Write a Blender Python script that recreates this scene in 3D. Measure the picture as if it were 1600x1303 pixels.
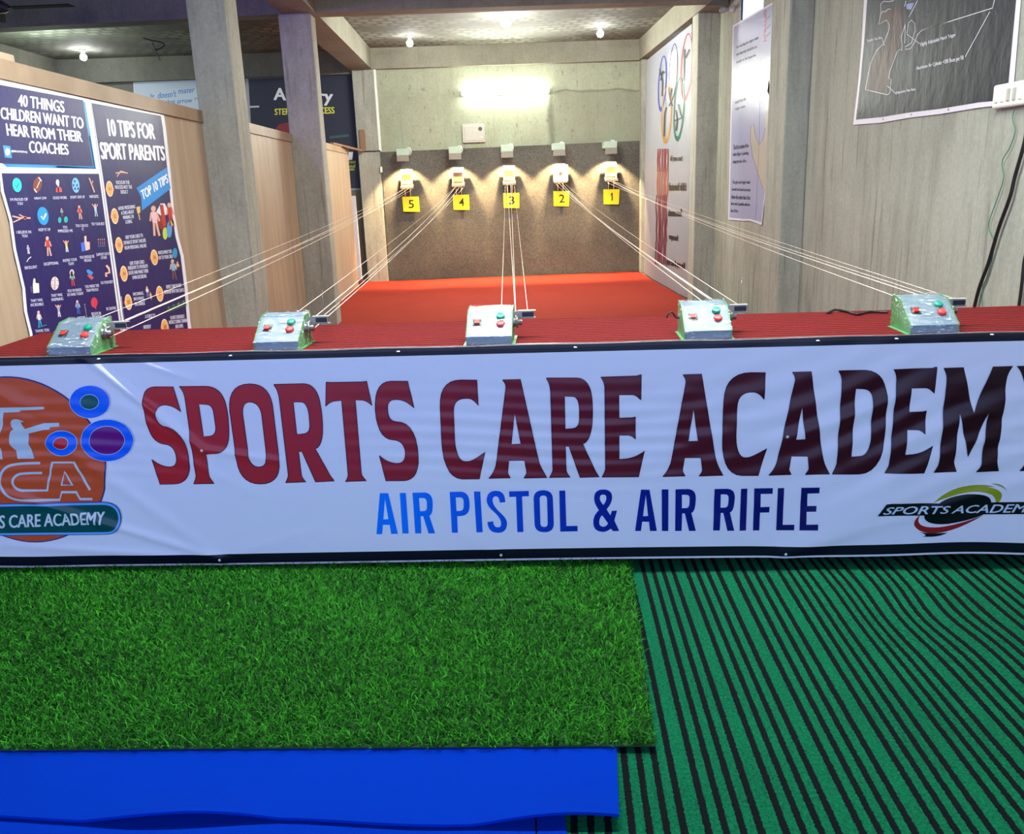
import bpy, bmesh, math, random
import numpy as np
from mathutils import Vector, Matrix
from mathutils.geometry import tessellate_polygon

random.seed(7); rng = np.random.default_rng(7)
SC = bpy.context.scene
COL = SC.collection
for o in list(bpy.data.objects):
    bpy.data.objects.remove(o)

# ------------------------------------------------------------------ camera
FPX, PITCH, YAW, ROLL, CAMH = 1338.04, 0.2664, -0.0196, 0.0363, 1.3283
_cp, _sp, _cy, _sy = math.cos(PITCH), math.sin(PITCH), math.cos(YAW), math.sin(YAW)
FW = Vector((-_sy*_cp, _cy*_cp, -_sp)); _R = Vector((_cy, _sy, 0)); _U = _R.cross(FW)
RT = _R*math.cos(ROLL) - _U*math.sin(ROLL); UP = _U*math.cos(ROLL) + _R*math.sin(ROLL)
EYE = Vector((0, 0, CAMH))
cam = bpy.data.cameras.new('camera'); cam.sensor_fit = 'HORIZONTAL'; cam.sensor_width = 36
cam.lens = FPX/1600*36; cam.clip_start = 0.05; cam.clip_end = 200
camo = bpy.data.objects.new('camera', cam); COL.objects.link(camo)
camo.matrix_world = Matrix(((RT.x, UP.x, -FW.x, 0), (RT.y, UP.y, -FW.y, 0), (RT.z, UP.z, -FW.z, CAMH), (0, 0, 0, 1)))
SC.camera = camo

# ------------------------------------------------------------------ world, sun, big lights, exposure
SC.view_settings.view_transform = 'Standard'; SC.view_settings.look = 'None'
SC.view_settings.gamma = 1; SC.view_settings.use_curve_mapping = False
SC.view_settings.exposure = 0.8
W = bpy.data.worlds.new('sky'); SC.world = W; W.use_nodes = True
W.node_tree.nodes['Background'].inputs[0].default_value = (0.40, 0.53, 0.98, 1)
W.node_tree.nodes['Background'].inputs[1].default_value = 1.78

def light(name, kind, loc, energy, color=(1, 1, 1), rot=None, target=None, **kw):
    l = bpy.data.lights.new(name, kind); l.energy = energy; l.color = color
    for k, v in kw.items(): setattr(l, k, v)
    o = bpy.data.objects.new(name, l); COL.objects.link(o); o.location = loc
    if target is not None:
        d = Vector(target) - Vector(loc); o.rotation_euler = d.to_track_quat('-Z', 'Y').to_euler()
    elif rot: o.rotation_euler = rot
    return o
light('sun', 'SUN', (8, 11.0, 8.6), 30, (1, .93, .82), target=(2.3, 10.6, 2.8), angle=.01)
# tubes of the range: one over the firing table, one on the back wall
light('table_tube_light', 'AREA', (0.1, 2.98, 3.0), 112, (.94, 1, .98), rot=(0, 0, math.atan(-.0805)), shape='RECTANGLE', size=3.4, size_y=.06)
light('wall_tube_light', 'AREA', (0.33, 12.62, 2.565), 60, (.97, 1, .9), target=(0.33, 10.6, 2.0), shape='RECTANGLE', size=1.2, size_y=.05)
light('rear_fill_light', 'AREA', (0.2, 6.9, 3.1), 38, (1, 1, .9), rot=(0, 0, 0), shape='RECTANGLE', size=1.2, size_y=.1)  # added fill without a fitting, brightens the rear of the range
light('back_wall_fill_light', 'AREA', (0.35, 8.99, 3.02), 95, (.97, 1, .86), target=(.35, 12.4, 1.7), shape='RECTANGLE', size=1.2, size_y=.06)  # unseen fill added behind the cross beam to brighten the back wall
light('hall_purple_light', 'POINT', (-2.45, 6.95, 2.78), 22, (.4, .24, 1), shadow_soft_size=.05)
light('hall_front_fill', 'POINT', (-5.0, 5.6, 2.75), 16, (1, 1, .95), shadow_soft_size=.06)  # neutral fill added to lighten the left part of the hall beam
light('hall_green_light', 'POINT', (-5.0, 10.8, 2.7), 26, (.85, 1, .88), shadow_soft_size=.06)

# ------------------------------------------------------------------ helpers
def lin(c):
    return tuple(((x/255)/12.92 if x/255 <= .04045 else ((x/255+.055)/1.055)**2.4) for x in c[:3])
def ray(u, v):
    return FW + RT*((u-800)/FPX) - UP*((v-651.5)/FPX)
def at(u, v, n, p):
    """the point of the plane (normal n through p) seen at photograph pixel u, v"""
    d = ray(u, v); n = Vector(n); t = (Vector(p) - EYE).dot(n)/d.dot(n)
    return EYE + d*t

def tag(o, label=None, cat=None, group=None, kind=None):
    if label: o['label'] = label
    if cat: o['category'] = cat
    if group: o['group'] = group
    if kind: o['kind'] = kind
    return o
def thing(name, loc, label, cat, rz=0, group=None):
    o = bpy.data.objects.new(name, None); COL.objects.link(o); o.empty_display_size = .05
    o.location = loc; o.rotation_euler = (0, 0, rz)
    return tag(o, label, cat, group)
def link(name, me, m, parent=None, smooth=False):
    o = bpy.data.objects.new(name, me); COL.objects.link(o)
    if m is not None: me.materials.append(m)
    if smooth:
        for p in me.polygons: p.use_smooth = True
    if parent is not None: o.parent = parent
    return o

class MB:
    """collects shapes into one bmesh and links them as ONE mesh object"""
    def __init__(s): s.bm = bmesh.new()
    def box(s, x0, x1, y0, y1, z0, z1, bev=0, rot=None):
        r = bmesh.ops.create_cube(s.bm, size=1)
        vs = r['verts']
        c = Vector(((x0+x1)/2, (y0+y1)/2, (z0+z1)/2))
        for v in vs:
            v.co = Vector((v.co.x*(x1-x0), v.co.y*(y1-y0), v.co.z*(z1-z0)))
            if rot: v.co = rot @ v.co
            v.co += c
        if bev:
            es = list({e for v in vs for e in v.link_edges})
            bmesh.ops.bevel(s.bm, geom=es, offset=bev, segments=2, profile=.5, affect='EDGES')
        return s
    def prism(s, pts, ax, a0, a1):
        """extrude the outline pts (2D) along axis ax ('x','y','z') from a0 to a1"""
        def P(p, a):
            return {'x': (a, p[0], p[1]), 'y': (p[0], a, p[1]), 'z': (p[0], p[1], a)}[ax]
        A = [s.bm.verts.new(P(p, a0)) for p in pts]; B = [s.bm.verts.new(P(p, a1)) for p in pts]
        n = len(pts)
        s.bm.faces.new(A); s.bm.faces.new(B[::-1])
        for i in range(n): s.bm.faces.new((A[i], B[i], B[(i+1) % n], A[(i+1) % n]))
        return s
    def tube(s, pts, r, seg=8, cap=True):
        pts = [Vector(p) for p in pts]; rings = []
        rs = r if isinstance(r, (list, tuple)) else [r]*len(pts)
        up = None
        for i, p in enumerate(pts):
            t = (pts[min(i+1, len(pts)-1)] - pts[max(i-1, 0)]).normalized()
            if up is None: up = t.orthogonal().normalized()
            a = (up - t*up.dot(t)).normalized(); up = a; b = t.cross(a)
            rings.append([s.bm.verts.new(p + (a*math.cos(k*math.tau/seg) + b*math.sin(k*math.tau/seg))*rs[i]) for k in range(seg)])
        for A, B in zip(rings, rings[1:]):
            for k in range(seg): s.bm.faces.new((A[k], A[(k+1) % seg], B[(k+1) % seg], B[k]))
        if cap: s.bm.faces.new(rings[0][::-1]); s.bm.faces.new(rings[-1])
        return s
    def lathe(s, prof, seg=20, loc=(0, 0, 0), axis='z'):
        rings = []
        L = Vector(loc)
        def P(r, h, a):
            x, y = r*math.cos(a), r*math.sin(a)
            return L + Vector({'z': (x, y, h), 'x': (h, x, y), 'y': (x, h, y)}[axis])
        for r, h in prof:
            rings.append([s.bm.verts.new(P(max(r, 1e-5), h, k*math.tau/seg)) for k in range(seg)])
        for A, B in zip(rings, rings[1:]):
            for k in range(seg): s.bm.faces.new((A[k], A[(k+1) % seg], B[(k+1) % seg], B[k]))
        s.bm.faces.new(rings[0][::-1]); s.bm.faces.new(rings[-1])
        return s
    def grid(s, f, nx, ny):
        vs = [[s.bm.verts.new(f(i/nx, j/ny)) for i in range(nx+1)] for j in range(ny+1)]
        for j in range(ny):
            for i in range(nx): s.bm.faces.new((vs[j][i], vs[j][i+1], vs[j+1][i+1], vs[j+1][i]))
        return s
    def xf(s, M):
        bmesh.ops.transform(s.bm, matrix=M, verts=s.bm.verts); return s
    def build(s, name, m, parent=None, smooth=False, kind=None):
        bmesh.ops.recalc_face_normals(s.bm, faces=s.bm.faces)
        me = bpy.data.meshes.new(name); s.bm.to_mesh(me); s.bm.free()
        o = link(name, me, m, parent, smooth)
        if kind: o['kind'] = kind
        return o

# ------------------------------------------------------------------ materials
def newmat(name):
    m = bpy.data.materials.new(name); m.use_nodes = True
    nt = m.node_tree; return m, nt, nt.nodes['Principled BSDF']
def N(nt, t, **kw):
    n = nt.nodes.new(t)
    for k, v in kw.items(): setattr(n, k, v)
    return n
def L(nt, a, b): nt.links.new(a, b)
def ramp(nt, fac, stops):
    r = N(nt, 'ShaderNodeValToRGB'); L(nt, fac, r.inputs[0]); e = r.color_ramp.elements
    while len(e) < len(stops): e.new(.5)
    for el, (p, c) in zip(e, stops):
        el.position = p; el.color = (*c, 1) if len(c) == 3 else c
    return r
def noise(nt, vec, scale, detail=4, rough=.55, mapscale=None):
    if mapscale:
        mp = N(nt, 'ShaderNodeMapping'); mp.inputs['Scale'].default_value = mapscale
        L(nt, vec, mp.inputs[0]); vec = mp.outputs[0]
    n = N(nt, 'ShaderNodeTexNoise'); n.inputs['Scale'].default_value = scale
    n.inputs['Detail'].default_value = detail; n.inputs['Roughness'].default_value = rough
    L(nt, vec, n.inputs['Vector']); return n.outputs[0]
def mixc(nt, fac, a, b, mode='MIX'):
    m = N(nt, 'ShaderNodeMix', data_type='RGBA', blend_type=mode)
    if isinstance(fac, (int, float)): m.inputs[0].default_value = fac
    else: L(nt, fac, m.inputs[0])
    for i, c in ((6, a), (7, b)):
        if isinstance(c, tuple): m.inputs[i].default_value = (*c, 1)
        else: L(nt, c, m.inputs[i])
    return m.outputs[2]
def bump(nt, h, bs, strength=.3, dist=.01):
    b = N(nt, 'ShaderNodeBump'); b.inputs['Strength'].default_value = strength
    b.inputs['Distance'].default_value = dist; L(nt, h, b.inputs['Height']); L(nt, b.outputs[0], bs.inputs['Normal'])
def pos(nt): return N(nt, 'ShaderNodeNewGeometry').outputs['Position']

def plain(name, rgb, rough=.5, metal=0, var=.12, spec=.5, scale=30):
    m, nt, b = newmat(name); c = lin(rgb)
    n = noise(nt, pos(nt), scale, 3)
    r = ramp(nt, n, [(.25, tuple(x*(1-var) for x in c)), (.75, tuple(min(1, x*(1+var)) for x in c))])
    L(nt, r.outputs[0], b.inputs['Base Color'])
    b.inputs['Roughness'].default_value = rough; b.inputs['Metallic'].default_value = metal
    b.inputs['Specular IOR Level'].default_value = spec
    return m
def emit(name, rgb, strength):
    m, nt, b = newmat(name)
    b.inputs['Base Color'].default_value = (*lin(rgb), 1)
    b.inputs['Emission Color'].default_value = (*lin(rgb), 1); b.inputs['Emission Strength'].default_value = strength
    return m
def concrete(name, base, dark, streak=.5, pits=.0, ms=(1, 1, .12)):
    m, nt, b = newmat(name); p = pos(nt)
    n1 = noise(nt, p, 1.1, 6, .6); n2 = noise(nt, p, 5.5, 5, .6)
    c = ramp(nt, n1, [(.3, lin(dark)), (.62, lin(base))]).outputs[0]
    c = mixc(nt, .35, c, ramp(nt, n2, [(.3, lin(dark)), (.7, lin(base))]).outputs[0])
    n4 = noise(nt, p, 38, 5, .7)
    c = mixc(nt, .3, c, ramp(nt, n4, [(.3, tuple(x*.55 for x in lin(dark))), (.7, lin(base))]).outputs[0])
    if streak:
        n3 = noise(nt, p, 9, 5, .65, mapscale=ms)
        f = ramp(nt, n3, [(.46, (0, 0, 0)), (.7, (streak, streak, streak))]).outputs[0]
        c = mixc(nt, f, c, tuple(x*.6 for x in lin(dark)))
        n6 = noise(nt, p, 26, 3, .5, mapscale=(1, 1, .05))
        f = ramp(nt, n6, [(.60, (0, 0, 0)), (.68, (streak, streak, streak))]).outputs[0]
        c = mixc(nt, f, c, tuple(x*.4 for x in lin(dark)))
    if pits:
        n5 = noise(nt, p, 24, 3, .6, mapscale=(1, 1, .45))
        f = ramp(nt, n5, [(.64, (0, 0, 0)), (.69, (pits, pits, pits))]).outputs[0]
        c = mixc(nt, f, c, lin((60, 54, 46)))
    if name == 'rough_plaster':      # a darker plaster patch with a cracked left edge, as on the wall
        nz = N(nt, 'ShaderNodeTexNoise'); nz.inputs['Scale'].default_value = 3; nz.inputs['Detail'].default_value = 5; L(nt, p, nz.inputs['Vector'])
        wv = N(nt, 'ShaderNodeVectorMath', operation='MULTIPLY_ADD'); L(nt, nz.outputs['Color'], wv.inputs[0]); wv.inputs[1].default_value = (.14, 0, .14); L(nt, p, wv.inputs[2])
        sp = N(nt, 'ShaderNodeSeparateXYZ'); L(nt, wv.outputs[0], sp.inputs[0])
        def band(o, lo, hi, soft):
            a = N(nt, 'ShaderNodeMapRange'); a.inputs[1].default_value = lo; a.inputs[2].default_value = lo+soft; L(nt, o, a.inputs[0])
            d = N(nt, 'ShaderNodeMapRange'); d.inputs[1].default_value = hi; d.inputs[2].default_value = hi+soft; d.inputs[3].default_value = 1; d.inputs[4].default_value = 0; L(nt, o, d.inputs[0])
            m_ = N(nt, 'ShaderNodeMath', operation='MULTIPLY'); L(nt, a.outputs[0], m_.inputs[0]); L(nt, d.outputs[0], m_.inputs[1]); return m_.outputs[0]
        def mul(a, d, k):
            m_ = N(nt, 'ShaderNodeMath', operation='MULTIPLY'); L(nt, a, m_.inputs[0]); L(nt, d, m_.inputs[1])
            q = N(nt, 'ShaderNodeMath', operation='MULTIPLY'); L(nt, m_.outputs[0], q.inputs[0]); q.inputs[1].default_value = k; return q.outputs[0]
        c = mixc(nt, mul(band(sp.outputs[0], 1.0, 2.3, .04), band(sp.outputs[2], 1.7, 2.6, .03), .3), c, lin((92, 88, 78)))
        c = mixc(nt, mul(band(sp.outputs[0], .96, 1.03, .05), band(sp.outputs[2], 1.7, 2.55, .1), .55), c, lin((84, 80, 70)))
        c = mixc(nt, mul(band(sp.outputs[0], 1.05, 2.3, .1), band(sp.outputs[2], 2.6, 2.625, .012), .5), c, lin((84, 80, 70)))
    L(nt, c, b.inputs['Base Color']); b.inputs['Roughness'].default_value = .85
    b.inputs['Specular IOR Level'].default_value = .25
    bump(nt, n4, b, .35, .006)
    return m
def wood(name, base, dark, ms=(8, 8, .55)):
    m, nt, b = newmat(name); p = pos(nt)
    n1 = noise(nt, p, 1.6, 6, .6, mapscale=ms); n2 = noise(nt, p, 1.2, 3)
    c = ramp(nt, n1, [(.3, lin(dark)), (.65, lin(base))]).outputs[0]
    c = mixc(nt, .3, c, ramp(nt, n2, [(.35, lin(dark)), (.65, lin(base))]).outputs[0])
    L(nt, c, b.inputs['Base Color']); b.inputs['Roughness'].default_value = .55
    b.inputs['Specular IOR Level'].default_value = .3
    bump(nt, n1, b, .12, .003); return m
def printmat(name, rough=.3, bscale=0, bstr=.25, bdist=.01, spec=.5, ms=None, transl=0):
    """colour of the printed sheet comes from its mesh attribute"""
    m, nt, b = newmat(name)
    a = N(nt, 'ShaderNodeAttribute', attribute_name='Col')
    L(nt, a.outputs['Color'], b.inputs['Base Color'])
    b.inputs['Roughness'].default_value = rough; b.inputs['Specular IOR Level'].default_value = spec
    if bscale:
        n = noise(nt, pos(nt), bscale, 4, .55, mapscale=ms); bump(nt, n, b, bstr, bdist)
    if transl:
        t = N(nt, 'ShaderNodeBsdfTranslucent'); L(nt, a.outputs['Color'], t.inputs[0])
        x = N(nt, 'ShaderNodeMixShader'); x.inputs[0].default_value = transl
        out = nt.nodes['Material Output']
        L(nt, b.outputs[0], x.inputs[1]); L(nt, t.outputs[0], x.inputs[2]); L(nt, x.outputs[0], out.inputs[0])
    return m

M = {}
M['wall_back'] = concrete('rough_plaster', (166, 170, 148), (142, 144, 124), .12, .35)
M['wall'] = concrete('streaked_concrete', (180, 184, 170), (152, 155, 142), .48)
M['beam'] = concrete('beam_concrete', (150, 148, 132), (114, 110, 98), .12)
M['column'] = concrete('column_concrete', (176, 176, 164), (142, 141, 130), .42, .15)
M['hall'] = concrete('hall_concrete', (128, 128, 116), (96, 96, 88), .15)
def ceiling_mat():
    m, nt, b = newmat('cast_slab'); p = pos(nt)
    n1 = noise(nt, p, 1.4, 6, .6); n2 = noise(nt, p, 14, 5, .65)
    c = ramp(nt, n1, [(.3, lin((66, 66, 58))), (.65, lin((96, 96, 86)))]).outputs[0]
    c = mixc(nt, .4, c, ramp(nt, n2, [(.3, lin((54, 54, 46))), (.7, lin((110, 110, 98)))]).outputs[0])
    br = N(nt, 'ShaderNodeTexBrick'); br.offset = .5
    br.inputs['Scale'].default_value = 1; br.inputs['Brick Width'].default_value = .17; br.inputs['Row Height'].default_value = .16
    br.inputs['Mortar Size'].default_value = .045; br.inputs['Mortar Smooth'].default_value = .9
    wv = N(nt, 'ShaderNodeVectorMath', operation='ADD'); L(nt, p, wv.inputs[0])
    nz = N(nt, 'ShaderNodeTexNoise'); nz.inputs['Scale'].default_value = 3; L(nt, p, nz.inputs['Vector'])
    sc = N(nt, 'ShaderNodeVectorMath', operation='SCALE'); sc.inputs['Scale'].default_value = .12
    L(nt, nz.outputs['Color'], sc.inputs[0]); L(nt, sc.outputs[0], wv.inputs[1])
    L(nt, wv.outputs[0], br.inputs['Vector'])
    inv = N(nt, 'ShaderNodeMath', operation='SUBTRACT'); inv.inputs[0].default_value = 1; L(nt, br.outputs['Fac'], inv.inputs[1])
    mu = N(nt, 'ShaderNodeMath', operation='MULTIPLY'); L(nt, inv.outputs[0], mu.inputs[0])
    L(nt, ramp(nt, noise(nt, p, 1.8, 4), [(.42, (0, 0, 0)), (.62, (.75, .75, .75))]).outputs[0], mu.inputs[1])
    c = mixc(nt, mu.outputs[0], c, lin((140, 142, 128)))
    L(nt, c, b.inputs['Base Color']); b.inputs['Roughness'].default_value = .85
    bump(nt, n2, b, .4, .01); return m
M['ceiling'] = ceiling_mat()
M['ply'] = wood('plywood', (184, 164, 138), (158, 136, 112))
M['ply_cap'] = wood('plywood_cap', (166, 142, 116), (138, 114, 90), ms=(3, 3, 3))
M['plank'] = wood('plank_wood', (150, 116, 86), (110, 82, 60))
M['white'] = plain('white_plastic', (222, 224, 214), .35, var=.05)
M['offwhite'] = plain('ivory_enamel', (168, 165, 154), .4, var=.06)
M['lampbox'] = plain('pale_green_enamel', (162, 178, 162), .45, var=.06)
M['lampgrey'] = plain('grey_shade', (128, 122, 110), .5, var=.08)
M['black'] = plain('black_plastic', (16, 16, 18), .45)
M['matt_black'] = plain('matt_black_paint', (8, 8, 9), .9, spec=.1)
M['dark'] = plain('dark_paint', (36, 34, 34), .6)
M['steel'] = plain('steel', (150, 150, 148), .3, metal=.9)
M['grey_enamel'] = plain('grey_blue_enamel', (106, 128, 142), .42, var=.06)
M['green_enamel'] = plain('green_enamel', (78, 150, 88), .4, var=.2, scale=18)
M['btn_green'] = plain('green_button', (0, 140, 112), .35, var=.04)
M['btn_red'] = plain('red_button', (215, 62, 58), .35, var=.04)
M['switch_red'] = plain('red_switch', (200, 40, 30), .25, var=.05)
M['turf_base'] = plain('turf_backing', (14, 62, 16), .9)
M['cord'] = plain('white_cord', (236, 226, 208), .8, var=.05)
M['carriage'] = plain('cream_carriage', (222, 206, 160), .5, var=.06)
M['clear_tray'] = plain('yellowed_tray', (226, 208, 130), .3, var=.08)
M['yellow'] = plain('yellow_plate', (236, 220, 20), .45, var=.04)
M['card'] = plain('white_card', (238, 236, 226), .7, var=.02)
M['foam'] = plain('foam_board', (206, 202, 210), .8, var=.06, scale=14)
M['green_wire'] = plain('green_wire', (30, 120, 90), .5)
M['yellow_wire'] = plain('yellow_wire', (200, 190, 60), .5)
M['rag'] = plain('dark_red_rag', (96, 20, 34), .9)
M['brass'] = plain('brass', (190, 150, 80), .35, metal=.8)
def carpet(name, base, dark, scale=220, rough=.95, bs=.3, big=.2, spec=.15):
    m, nt, b = newmat(name); p = pos(nt)
    n = noise(nt, p, scale, 4, .7); n2 = noise(nt, p, 1.5, 4)
    c = ramp(nt, n, [(.3, lin(dark)), (.7, lin(base))]).outputs[0]
    c = mixc(nt, big, c, ramp(nt, n2, [(.35, lin(dark)), (.65, lin(base))]).outputs[0])
    L(nt, c, b.inputs['Base Color']); b.inputs['Roughness'].default_value = rough
    b.inputs['Specular IOR Level'].default_value = spec
    bump(nt, n, b, bs, .004); return m
M['red_carpet'] = carpet('red_carpet', (152, 50, 36), (138, 42, 30), 160, big=.35, bs=.1)
M['panel'] = carpet('felt_panel', (108, 106, 98), (58, 57, 56), 55, big=.3, bs=.5)
M['blue_foam'] = carpet('blue_foam', (0, 46, 160), (0, 41, 150), 300, rough=.9, bs=.08, big=.4, spec=.03)

def ribbed_mat():
    m, nt, b = newmat('ribbed_dark_red_carpet'); p = pos(nt)
    rt = N(nt, 'ShaderNodeMapping'); rt.inputs['Rotation'].default_value = (0, 0, math.atan(.0805)); L(nt, p, rt.inputs[0])
    wv = N(nt, 'ShaderNodeTexWave', wave_type='BANDS', bands_direction='Y'); L(nt, rt.outputs[0], wv.inputs['Vector'])
    wv.inputs['Scale'].default_value = 8.5; wv.inputs['Distortion'].default_value = .9
    wv.inputs['Detail'].default_value = 2; wv.inputs['Detail Scale'].default_value = 3
    n = noise(nt, p, 90, 4, .7)
    c = ramp(nt, wv.outputs[0], [(.12, lin((38, 8, 11))), (.55, lin((116, 30, 32)))]).outputs[0]
    c = mixc(nt, .35, c, ramp(nt, n, [(.3, lin((70, 14, 18))), (.7, lin((136, 40, 38)))]).outputs[0])
    L(nt, c, b.inputs['Base Color']); b.inputs['Roughness'].default_value = .95; b.inputs['Specular IOR Level'].default_value = .1
    bump(nt, wv.outputs[0], b, .7, .006); return m
M['ribbed'] = ribbed_mat()
def stripe_mat():
    m, nt, b = newmat('green_striped_carpet'); p = pos(nt)
    uv = N(nt, 'ShaderNodeUVMap', uv_map='stripe'); sx = N(nt, 'ShaderNodeSeparateXYZ'); L(nt, uv.outputs[0], sx.inputs[0])
    nz = noise(nt, p, 130, 3, .7)
    ad = N(nt, 'ShaderNodeMath', operation='MULTIPLY_ADD'); L(nt, nz, ad.inputs[0]); ad.inputs[1].default_value = .07; L(nt, sx.outputs[0], ad.inputs[2])
    fr = N(nt, 'ShaderNodeMath', operation='FRACT'); L(nt, ad.outputs[0], fr.inputs[0])
    # one repeat: half wide gap, (black, narrow gap) x3, black, half wide gap
    bl, nr = .1, .128; wd = 1 - 4*bl - 3*nr
    edges = []; x = wd/2
    for k in range(4):
        edges += [(x, 1), (x+bl, 0)]; x += bl + nr
    r = N(nt, 'ShaderNodeValToRGB'); L(nt, fr.outputs[0], r.inputs[0]); r.color_ramp.interpolation = 'CONSTANT'
    e = r.color_ramp.elements; e[0].position = 0; e[0].color = (0, 0, 0, 1); e.remove(e[1])
    for xx, v in edges:
        q = e.new(xx); q.color = (v, v, v, 1)
    n1 = noise(nt, p, 120, 5, .85); n2 = noise(nt, p, 3, 4)
    g = ramp(nt, n1, [(.34, lin((0, 34, 24))), (.66, lin((2, 124, 78)))]).outputs[0]
    g = mixc(nt, .3, g, ramp(nt, n2, [(.35, lin((0, 54, 38))), (.65, lin((0, 92, 56)))]).outputs[0])
    k = ramp(nt, n1, [(.3, lin((3, 5, 7))), (.8, lin((12, 17, 20)))]).outputs[0]
    c = mixc(nt, r.outputs[0], g, k)
    L(nt, c, b.inputs['Base Color']); b.inputs['Roughness'].default_value = .95; b.inputs['Specular IOR Level'].default_value = .12
    h = N(nt, 'ShaderNodeMath', operation='SUBTRACT'); L(nt, n1, h.inputs[0]); L(nt, r.outputs[0], h.inputs[1])
    bump(nt, h.outputs[0], b, .5, .004); return m
M['stripe'] = stripe_mat()
def grass_mat():
    m, nt, b = newmat('turf_blade'); a = N(nt, 'ShaderNodeAttribute', attribute_name='Col')
    L(nt, a.outputs['Color'], b.inputs['Base Color']); b.inputs['Roughness'].default_value = .6
    b.inputs['Specular IOR Level'].default_value = .12; return m
M['grass'] = grass_mat()
def film_mat():
    m, nt, b = newmat('cling_film'); p = pos(nt)
    n = noise(nt, p, 45, 4, .6, mapscale=(.5, 1.2, 1)); n2 = noise(nt, p, 90, 3, .6, mapscale=(.35, 1, 1.3))
    t = N(nt, 'ShaderNodeBsdfTransparent'); g = N(nt, 'ShaderNodeBsdfGlossy'); g.inputs['Roughness'].default_value = .12
    d = N(nt, 'ShaderNodeBsdfDiffuse'); d.inputs[0].default_value = (.85, .9, .92, 1)
    bp = N(nt, 'ShaderNodeBump'); bp.inputs['Strength'].default_value = 1; bp.inputs['Distance'].default_value = .02
    L(nt, n, bp.inputs['Height']); L(nt, bp.outputs[0], g.inputs['Normal'])
    x1 = N(nt, 'ShaderNodeMixShader'); x1.inputs[0].default_value = .13; L(nt, t.outputs[0], x1.inputs[1]); L(nt, g.outputs[0], x1.inputs[2])
    f = ramp(nt, n2, [(.585, (0, 0, 0)), (.66, (.6, .6, .6))]).outputs[0]
    x2 = N(nt, 'ShaderNodeMixShader'); L(nt, f, x2.inputs[0]); L(nt, x1.outputs[0], x2.inputs[1]); L(nt, d.outputs[0], x2.inputs[2])
    L(nt, x2.outputs[0], nt.nodes['Material Output'].inputs[0]); return m
M['film'] = film_mat()
M['flex'] = printmat('flex_banner_print', .3, 0, spec=.32)
M['poster'] = printmat('poster_print', .42, 16, .2, .01, spec=.16, ms=(1, 1, .7))
M['poster_dark'] = printmat('dark_poster_print', .42, 11, .3, .014, spec=.12, ms=(1, 1, .6))
M['poster_right'] = printmat('satin_poster_print', .3, 9, .2, .012, spec=.08)
M['poster_matte'] = printmat('matte_banner_print', .5, 5, .15, .01)
M['poster_thin'] = printmat('thin_banner_print', .4, 3.5, .5, .03, ms=(1, 1, .3), transl=.4)
M['bulb'] = emit('bulb_glow', (255, 255, 250), 30)
M['tube'] = emit('tube_glow', (250, 255, 240), 30)

# ------------------------------------------------------------------ printed sheets
_tc = {}
def text2d(s, bold=0.0):
    """flat text as (verts, tris) in a 0..1 box, y up"""
    k = (s, bold)
    if k not in _tc:
        c = bpy.data.curves.new('t', 'FONT'); c.body = s; c.offset = bold; c.resolution_u = 3
        o = bpy.data.objects.new('t', c); COL.objects.link(o)
        dg = bpy.context.evaluated_depsgraph_get()
        me = bpy.data.meshes.new_from_object(o.evaluated_get(dg)); me.calc_loop_triangles()
        v = np.array([x.co[:2] for x in me.vertices]); t = [tuple(x.vertices) for x in me.loop_triangles]
        bpy.data.objects.remove(o); bpy.data.curves.remove(c); bpy.data.meshes.remove(me)
        mn, mx = v.min(0), v.max(0); v = (v-mn)/np.maximum(mx-mn, 1e-6)
        _tc[k] = (v, t)
    return _tc[k]
def smooth(pts, n=7):
    """outline with off-curve points (x, y, 1) as quadratic controls"""
    out = []; m = len(pts)
    for i, p in enumerate(pts):
        if len(p) == 2: out.append(p); continue
        a, b = pts[i-1], pts[(i+1) % m]
        if len(a) == 3: a = ((a[0]+p[0])/2, (a[1]+p[1])/2)
        if len(b) == 3: b = ((b[0]+p[0])/2, (b[1]+p[1])/2)
        for k in range(1, n):
            t = k/n
            out.append(tuple((1-t)**2*a[j] + 2*t*(1-t)*p[j] + t*t*b[j] for j in (0, 1)))
    return out
def ring(cx, cy, rx, ry, n=36, rot=0, a0=0, a1=math.tau):
    c, s = math.cos(rot), math.sin(rot)
    full = abs(a1-a0-math.tau) < 1e-6
    return [(cx + rx*math.cos(t)*c - ry*math.sin(t)*s, cy + rx*math.cos(t)*s + ry*math.sin(t)*c)
            for t in (a0 + (a1-a0)*k/(n if full else n-1) for k in range(n))]

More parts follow.
